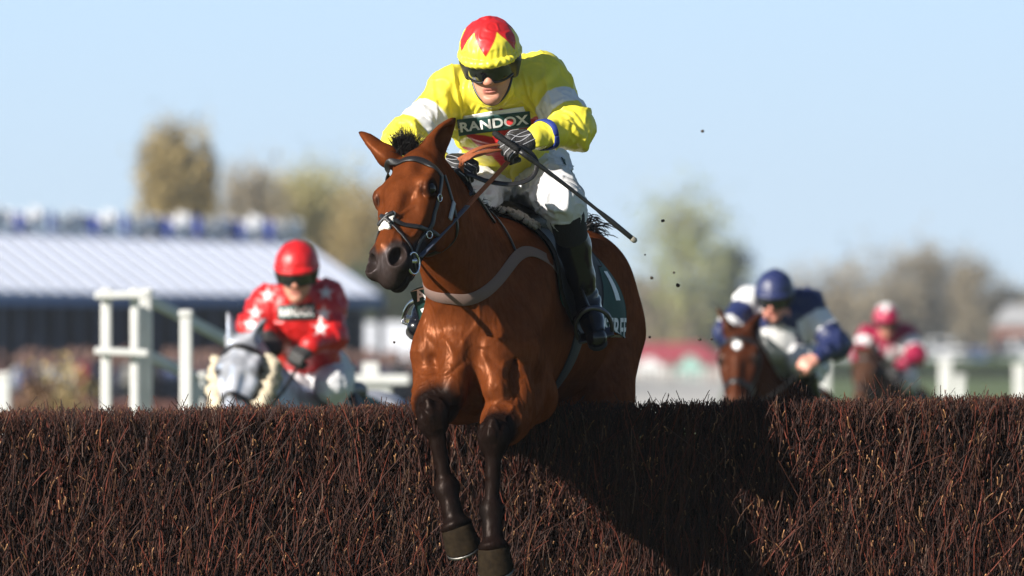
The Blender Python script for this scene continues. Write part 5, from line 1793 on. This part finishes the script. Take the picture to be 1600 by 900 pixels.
tent("marquee", "long red roofed marquee beyond the course right of the racehorse", "marquee", 960, 1130, 536, 566, 430., mat("red_canvas", (.27, .040, .055), .7), mat("pale_canvas", (.33, .28, .27), .8))
tent("stall_tent", "small pale green tent beside the red marquee", "tent", 1060, 1098, 556, 578, 410., mat("teal_canvas", (.30, .50, .43), .7), mat("teal_wall", (.25, .42, .36), .8))
tent("stall_tent", "small white tent at the left of the red marquee", "tent", 996, 1034, 560, 576, 405., mat("white_canvas", (.76, .76, .74), .7), MATS["pale_canvas"])
tent("brick_house", "red brick house with grey roof beyond the trees at the right edge", "house", 1556, 1640, 476, 508, 625., mat("grey_slate", (.28, .28, .29), .8), mat("brick_red", (.26, .11, .075), .9, noise=.3, nscale=8))


def vehicle(px, ytop, d, paint, label, kind):
    """parked with its nose to the camera; car or van"""
    M = mapper(d); x = M(px, 0)[0]
    van = kind == "van"
    w, h, L = (2.0, 2.1, 5.0) if van else (1.80, 1.48, 4.3)
    t = thing("parked_" + kind, label, kind, (x, d, 0), "vehicles parked beyond the hedge")
    body = []
    prof = [(0, .30), (0, .75), (.25, .95), (1.0, 1.05), (1.55, h), (L - .4, h), (L, h * .75), (L, .30)] if van else [(0, .28), (0, .62), (.2, .78), (1.15, .90), (1.85, h), (3.2, h - .02), (3.9, .98), (L, .92), (L, .28)]
    v = []
    for sx in (-1, 1):
        for y, z in prof:
            k = w / 2 * (1 if z < 1.0 else .86)
            v.append((x + sx * k, d + y, z))
    n = len(prof)
    f = [tuple(range(n)), tuple(range(2 * n - 1, n - 1, -1))] + [(i, (i + 1) % n, (i + 1) % n + n, i + n) for i in range(n)]
    mk("body", np.array(v, float), [tuple(reversed(q)) for q in f], paint, t, smooth=False)
    gl = mat("car_glass", (.015, .02, .025), .08, spec=.7)
    y0, z0, y1, z1 = (1.03, 1.08, 1.52, h - .08) if van else (1.22, .95, 1.80, h - .06)
    nn = nrm(V(0, -(z1 - z0), (y1 - y0))) * .012
    q = np.array([(x - w * .40, d + y0, z0), (x + w * .40, d + y0, z0), (x + w * .38, d + y1, z1), (x - w * .38, d + y1, z1)], float) + nn
    mk("windscreen", np.vstack([q, q - nn * .6]), [(0, 1, 2, 3), (7, 6, 5, 4), (0, 4, 5, 1), (1, 5, 6, 2), (2, 6, 7, 3), (3, 7, 4, 0)], gl, t, smooth=False)
    for sx in (-1, 1):
        mb = MB(); mb.box((x + sx * w * .36, d - .01, .66), (.30, .05, .14), bevel=.02); mb.build("headlight", mat("lamp_glass", (.7, .7, .7), .1, spec=.8), t)
        for y in (.8, L - .8):
            mb = MB(); mb.tube([(x + sx * (w / 2 - .2), d + y, .32), (x + sx * (w / 2 + .01), d + y, .32)], .32, 14, up=V(0, 1, 0)); mb.build("wheel", mat("tyre", (.02, .02, .02), .8), t)
    mb = MB(); mb.box((x, d - .01, .45), (.9, .04, .12), bevel=.01); mb.build("grille", mat("grille", (.02, .02, .02), .5), t)


PAINTS = {"white": (.72, .72, .72), "silver": (.42, .44, .47), "blue": (.03, .07, .20), "black": (.02, .02, .025), "pale grey": (.55, .56, .58)}
for i, (px, cname, kind, d) in enumerate(((1208, "white", "van", 560.), (1240, "silver", "car", 590.), (1452, "pale grey", "car", 600.), (1472, "white", "van", 610.), (1497, "white", "car", 600.), (1522, "blue", "car", 600.), (1540, "white", "car", 605.),
                                          (1563, "black", "car", 600.), (1583, "silver", "car", 600.), (1603, "white", "van", 605.), (1310, "pale grey", "car", 600.), (1150, "white", "car", 595.))):
    where = {1208: "beyond the rider in navy's elbow", 1240: "behind the rider in navy's arm", 1452: "leftmost of the row at the right", 1472: "above the tall post at the right", 1497: "just right of the tall post, over the hedge", 1522: "near the middle of the right-hand row",
             1540: "right of a blue car in the row", 1563: "between a white and a silver one", 1583: "near the right edge over the hedge", 1603: "at the right edge of the picture", 1310: "between the navy and maroon riders", 1150: "behind the dark bay horse's head"}[px]
    vehicle(px, 0, d, mat("paint_" + cname.replace(" ", "_"), PAINTS[cname], .3, spec=.5, coat=.5), "%s %s parked %s" % (cname, kind, where), kind)


# ------------------------------------------------------------------ hedges, shrubs, trees
def leaves(centres, size, n, rg, elong=1.):
    """n small leaf faces round given points"""
    c = centres[rg.integers(len(centres), size=n)] if len(centres) != n else centres
    a = rg.normal(0, 1, (n, 3)); a /= np.linalg.norm(a, axis=1)[:, None]
    b = np.cross(a, rg.normal(0, 1, (n, 3))); b /= np.maximum(1e-6, np.linalg.norm(b, axis=1))[:, None]
    s = size * rg.uniform(.6, 1.4, (n, 1))
    v = np.stack([c - a * s * elong, c + b * s * .5, c + a * s * elong, c - b * s * .5], 1).reshape(-1, 3)
    return v, np.arange(4 * n).reshape(n, 4)


def tree(name, label, px, top, width, d, m, seed, base_frac=.25, n=2600, leaf=.16, group="trees beyond the course", sparse=1., shape=1., twiggy=1.):
    rg = np.random.default_rng(seed); M = mapper(d)
    x = M(px, 0)[0]; H_ = M(0, top)[2]; w = width * d / FPX / 2
    t = thing(name, label, "tree", (x, d, 0), group)
    bark = mat("bark", (.11, .085, .065), .95, noise=.3, nscale=3)
    mb = MB()
    tops = []
    mb.tube(spline([(x, d, 0), (x + rg.normal(0, .2), d, H_ * .3), (x + rg.normal(0, .3), d, H_ * .62), (x + rg.normal(0, .4), d, H_ * .88)], 9), np.linspace(.022 * H_ + .05, .03, 9), 7)
    pts = []
    for i in range(26):
        z0 = H_ * rg.uniform(base_frac * .7, .75); an = rg.uniform(0, 2 * math.pi)
        rr = w * rg.uniform(.5, 1.15)
        zz = min(H_ * .97, z0 + rg.uniform(.15, .45) * H_ * shape)
        k = max(.35, 1 - abs((zz / H_ - .55) / .5) ** 2 * .75)
        e = V(x + math.cos(an) * rr * k, d + math.sin(an) * rr * k, zz)
        p = spline([(x, d, z0), ((x + e[0]) / 2, (d + e[1]) / 2, z0 + (zz - z0) * .35), e], 6)
        mb.tube(p, np.linspace(.010 * H_, .015, 6), 5, caps=False)
        pts += [p[2], p[3], p[4], p[5], p[5]]
        for q in range(3):
            e2 = p[4] + rg.normal(0, w * .25, 3) + V(0, 0, .06 * H_)
            mb.tube([p[4], (p[4] + e2) / 2 + rg.normal(0, .05, 3), e2], [.03, .022, .01], 4, caps=False)
            pts += [e2, e2]
    mb.build("trunk", bark, t)
    pts = np.array(pts)
    n = int(n * sparse * 1.25)
    c = pts[rg.integers(len(pts), size=n)] + rg.normal(0, 1, (n, 3)) * np.array((w * .22, w * .22, .075 * H_))
    keep = c[:, 2] > H_ * base_frac * .6
    c = c[keep]
    v, f = leaves(c, leaf, len(c), rg, twiggy)
    mk("crown", v, f, m, t, smooth=False)


BROWN = leaf_mat("leaf_brown", (.31, .23, .085), (.25, .19, .08))
OLIVE = leaf_mat("leaf_olive", (.27, .245, .08), (.31, .26, .10))
TAN = leaf_mat("leaf_tan", (.29, .235, .15), (.23, .19, .125))
GREENL = leaf_mat("leaf_spring", (.22, .25, .075), (.27, .26, .11))
DARKG = leaf_mat("leaf_dark", (.030, .045, .022), (.055, .070, .030))
BLUEG = leaf_mat("leaf_bluegreen", (.10, .13, .10), (.11, .135, .09))
TR = [("tall_tree", "tall brown budding tree rising above the left of the pavilion roof", 262, 240, 112, 330, BROWN, .2, 5200, 1.0, 1.),
      ("tall_tree", "slim dark tree standing close right of the tallest brown tree", 318, 256, 44, 334, BROWN, .15, 2600, 1.0, 1.),
      ("budding_tree", "brown budding tree at the left end of the long tree row", 392, 282, 150, 360, TAN, .05, 6200, 1.0, 1.),
      ("budding_tree", "olive tree in the long tree row behind the rider in red", 454, 296, 170, 365, OLIVE, .05, 6600, 1., 1.),
      ("budding_tree", "wide olive tree in the middle of the long tree row", 514, 302, 170, 370, OLIVE, .05, 6600, 1., 1.),
      ("budding_tree", "brown tree beside the bay racehorse's head in the tree row", 568, 314, 150, 360, BROWN, .05, 6000, 1., 1.),
      ("dark_tree", "dark green tree behind the bay racehorse's muzzle", 590, 392, 110, 320, DARKG, .05, 3600, 1., 1.),
      ("dark_tree", "dark green tree directly behind the bay racehorse's neck", 655, 372, 110, 330, DARKG, .05, 3600, 1., 1.),
      ("spring_tree", "loose pale green spring tree right of the bay racehorse", 1070, 326, 165, 625, GREENL, .25, 3000, 1., 1.),
      ("spring_tree", "lower blue green tree right of the loose pale green one", 1148, 388, 74, 630, BLUEG, .2, 1700, 1., 1.),
      ("bare_tree", "bare tan tree just right of the bay racehorse's quarters", 1012, 440, 100, 635, TAN, .1, 1300, 1., 1.),
      ("bare_tree", "bare thin tree above the rider in navy", 1240, 432, 120, 645, TAN, .1, 900, 1., 1.),
      ("bare_tree", "bare tree between the navy and maroon riders", 1310, 414, 110, 645, TAN, .1, 1200, 1., 1.),
      ("bare_tree", "bare tree rising straight behind the rider in maroon", 1390, 404, 110, 640, TAN, .1, 1700, 1., 1.),
      ("bare_tree", "tall bare brown tree right of the rider in maroon", 1446, 398, 96, 640, TAN, .1, 2100, 1., 1.),
      ("bare_tree", "bare brown tree over the parked vehicles at the right", 1516, 406, 96, 640, TAN, .1, 2000, 1., 1.),
      ("bare_tree", "low bare tree beside the brick house at the right edge", 1574, 448, 70, 645, TAN, .1, 1300, 1., 1.)]
for k, (nm, lab, px, top, w, d, m, bf, n, sp, shp) in enumerate(TR):
    sc = d / 330.
    tree(nm, lab, px, top, w, float(d), m, 100 + k, bf, n, .105 * sc if nm != "bare_tree" else .075 * sc, sparse=sp, shape=shp, twiggy=1.0 if nm not in ("bare_tree", "tall_tree") else 1.8)


def bank(name, px0, px1, ytop, d, m, seed, n, depth=3., leaf=.16, wob=.35):
    """a run of undergrowth nobody could count"""
    rg = np.random.default_rng(seed); M = mapper(d)
    x0, x1 = M(px0, 0)[0], M(px1, 0)[0]; h = M(0, ytop)[2]
    x = rg.uniform(x0, x1, n); y = d + rg.uniform(0, depth, n)
    hh = h * (1 - wob + 2 * wob * vnoise(np.column_stack([x * .35, y * .1, np.zeros(n)]), 1., seed))
    z = hh * rg.random(n) ** .7
    v, f = leaves(np.column_stack([x, y, z]), leaf, n, rg)
    o = mk(name, v, f, m, None, smooth=False); tag(o, kind='stuff'); return o


bank("undergrowth", 975, 1640, 462, 650., TAN, 31, 24000, 7., .17, .28)
bank("undergrowth", 1010, 1200, 470, 640., OLIVE, 32, 6000, 6., .22, .35)
bank("undergrowth", 335, 740, 400, 350., OLIVE, 39, 16000, 5., .14, .2)
bank("undergrowth", 540, 740, 430, 345., DARKG, 33, 14000, 5., .18, .2)
bank("far_wood", -7000, 8600, 466, 1150., TAN, 41, 42000, 12., .75, .3)
bank("clipped_hedge", 1185, 1660, 562, 470., leaf_mat("leaf_hedge", (.055, .10, .022), (.09, .15, .03)), 34, 12000, 1.2, .10, .04)
bank("clipped_hedge", 1185, 1660, 572, 440., DARKG, 35, 10000, 1.2, .10, .04)  # lower strip of darker leaves in front of the lighter one
bank("flower_border", -60, 640, 604, 118., leaf_mat("leaf_redbrown", (.16, .05, .045), (.10, .085, .05)), 36, 16000, 2., .05, .25)


def shrub(px, top, d, w, m, label, seed):
    rg = np.random.default_rng(seed); M = mapper(d); x = M(px, 0)[0]; h = M(0, top)[2]; r = w * d / FPX / 2
    t = thing("shrub", label, "shrub", (x, d, 0), "shrubs behind the fence at the left")
    mb = MB(); tips = []
    for i in range(40):
        an = rg.uniform(0, 6.28); e = V(x + math.cos(an) * r * rg.random(), d + math.sin(an) * r * rg.random(), h * rg.uniform(.6, 1.0))
        mb.tube(spline([(x, d, 0), ((x * .6 + e[0] * .4), (d * .6 + e[1] * .4), e[2] * .55), e], 6), np.linspace(.012, .003, 6), 4, caps=False); tips += [e, (e + V(x, d, h * .5)) / 2]
    mb.build("stems", mat("stem_brown", (.12, .075, .045), .9), t)
    c = np.array(tips)[rg.integers(len(tips), size=1500)] + rg.normal(0, 1, (1500, 3)) * r * .22
    v, f = leaves(c, .022, 1500, rg, 1.3); mk("foliage", v, f, m, t, smooth=False)


shrub(98, 572, 72., 100, BROWN, "brown leafed shrub just above the fence at the far left", 61)
shrub(58, 596, 70., 80, leaf_mat("leaf_rust", (.17, .075, .035), (.13, .09, .05)), "low rusty shrub left of the brown leafed one", 62)


def crowd():
    """spectators in front of the pavilion, too many and too blurred to tell apart"""
    rg = np.random.default_rng(77); V_, F_, C_, k = [], [], [], 0
    bm = bmesh.new(); bmesh.ops.create_icosphere(bm, subdivisions=1, radius=1); bm.verts.index_update()
    sv = np.array([q.co for q in bm.verts]); sf = [tuple(x.index for x in q.verts) for q in bm.faces]; bm.free()
    pal = [(.02, .03, .07), (.05, .07, .14), (.30, .03, .04), (.35, .34, .36), (.02, .02, .02), (.10, .14, .30), (.45, .43, .40), (.20, .10, .08)]
    for i in range(260):
        u = rg.random(); o = rg.uniform(2., 6.)
        a, b = V(-13.4, 200, 0), V(-3.75, 208, 0); p = a + (b - a) * u + V(.55, -.83, 0) * o
        p[2] = 0; h = rg.uniform(1.5, 1.8); c = np.array(pal[rg.integers(len(pal))]) * rg.uniform(.4, .8)
        for cz, r, cc in ((h * .66, (.22, .16, .32), c), (h * .27, (.17, .14, .45), c * .5), (h * .93, (.09, .10, .12), np.array((.16, .09, .07)))):
            V_.append(sv * np.array(r) + p + V(0, 0, cz)); F_ += [tuple(x + k for x in q) for q in sf]; C_.append(np.tile(cc, (len(sv), 1))); k += len(sv)
    o = mk("crowd", np.vstack(V_), F_, mat("crowd_clothes", attr=True, rough=.9), None, np.vstack(C_)); tag(o, kind='stuff')


crowd()


def clods():
    rg = np.random.default_rng(15); m = mat("mud", (.045, .032, .022), .95, noise=.4, nscale=200)
    for px, py, dy, r in ((1036, 345, .9, .0085), (1008, 398, 1.1, .006), (1053, 426, 2.2, .006), (1059, 446, 1.6, .008), (1093, 531, 2.6, .010), (1112, 530, 2.8, .007),
                          (1015, 527, 1.8, .007), (616, 535, 1.3, .005), (1098, 205, 3.0, .008), (1018, 434, 3., .008)):
        bm = bmesh.new(); bmesh.ops.create_icosphere(bm, subdivisions=2, radius=1); bm.verts.index_update()
        v = np.array([q.co for q in bm.verts]); f = [tuple(x.index for x in q.verts) for q in bm.faces]; bm.free()
        v = v * (1 + .7 * (vnoise(v + px, 1.7, 5)[:, None] - .5)) * r * .7 * np.array(rg.uniform(.7, 1.4, 3))
        o = mk("mud_clod", v + P(px, py, dy), f, m); tag(o, "small dark clod of mud flying through the air near the bay horse's quarters", "clod", "mud clods in the air")


clods()


def haze():
    m = bpy.data.materials.new("air"); m.use_nodes = True
    nt = m.node_tree; nt.nodes.remove(nt.nodes["Principled BSDF"])
    p = nt.nodes.new("ShaderNodeVolumePrincipled")
    p.inputs["Color"].default_value = (.86, .92, 1, 1); p.inputs["Density"].default_value = .00024; p.inputs["Anisotropy"].default_value = .2
    nt.links.new(p.outputs[0], nt.nodes["Material Output"].inputs["Volume"])
    mb = MB(); mb.box((0, 380, 8.5), (1200, 900, 19))
    o = mb.build("haze", m, None, smooth=False); tag(o, kind='stuff')


haze()
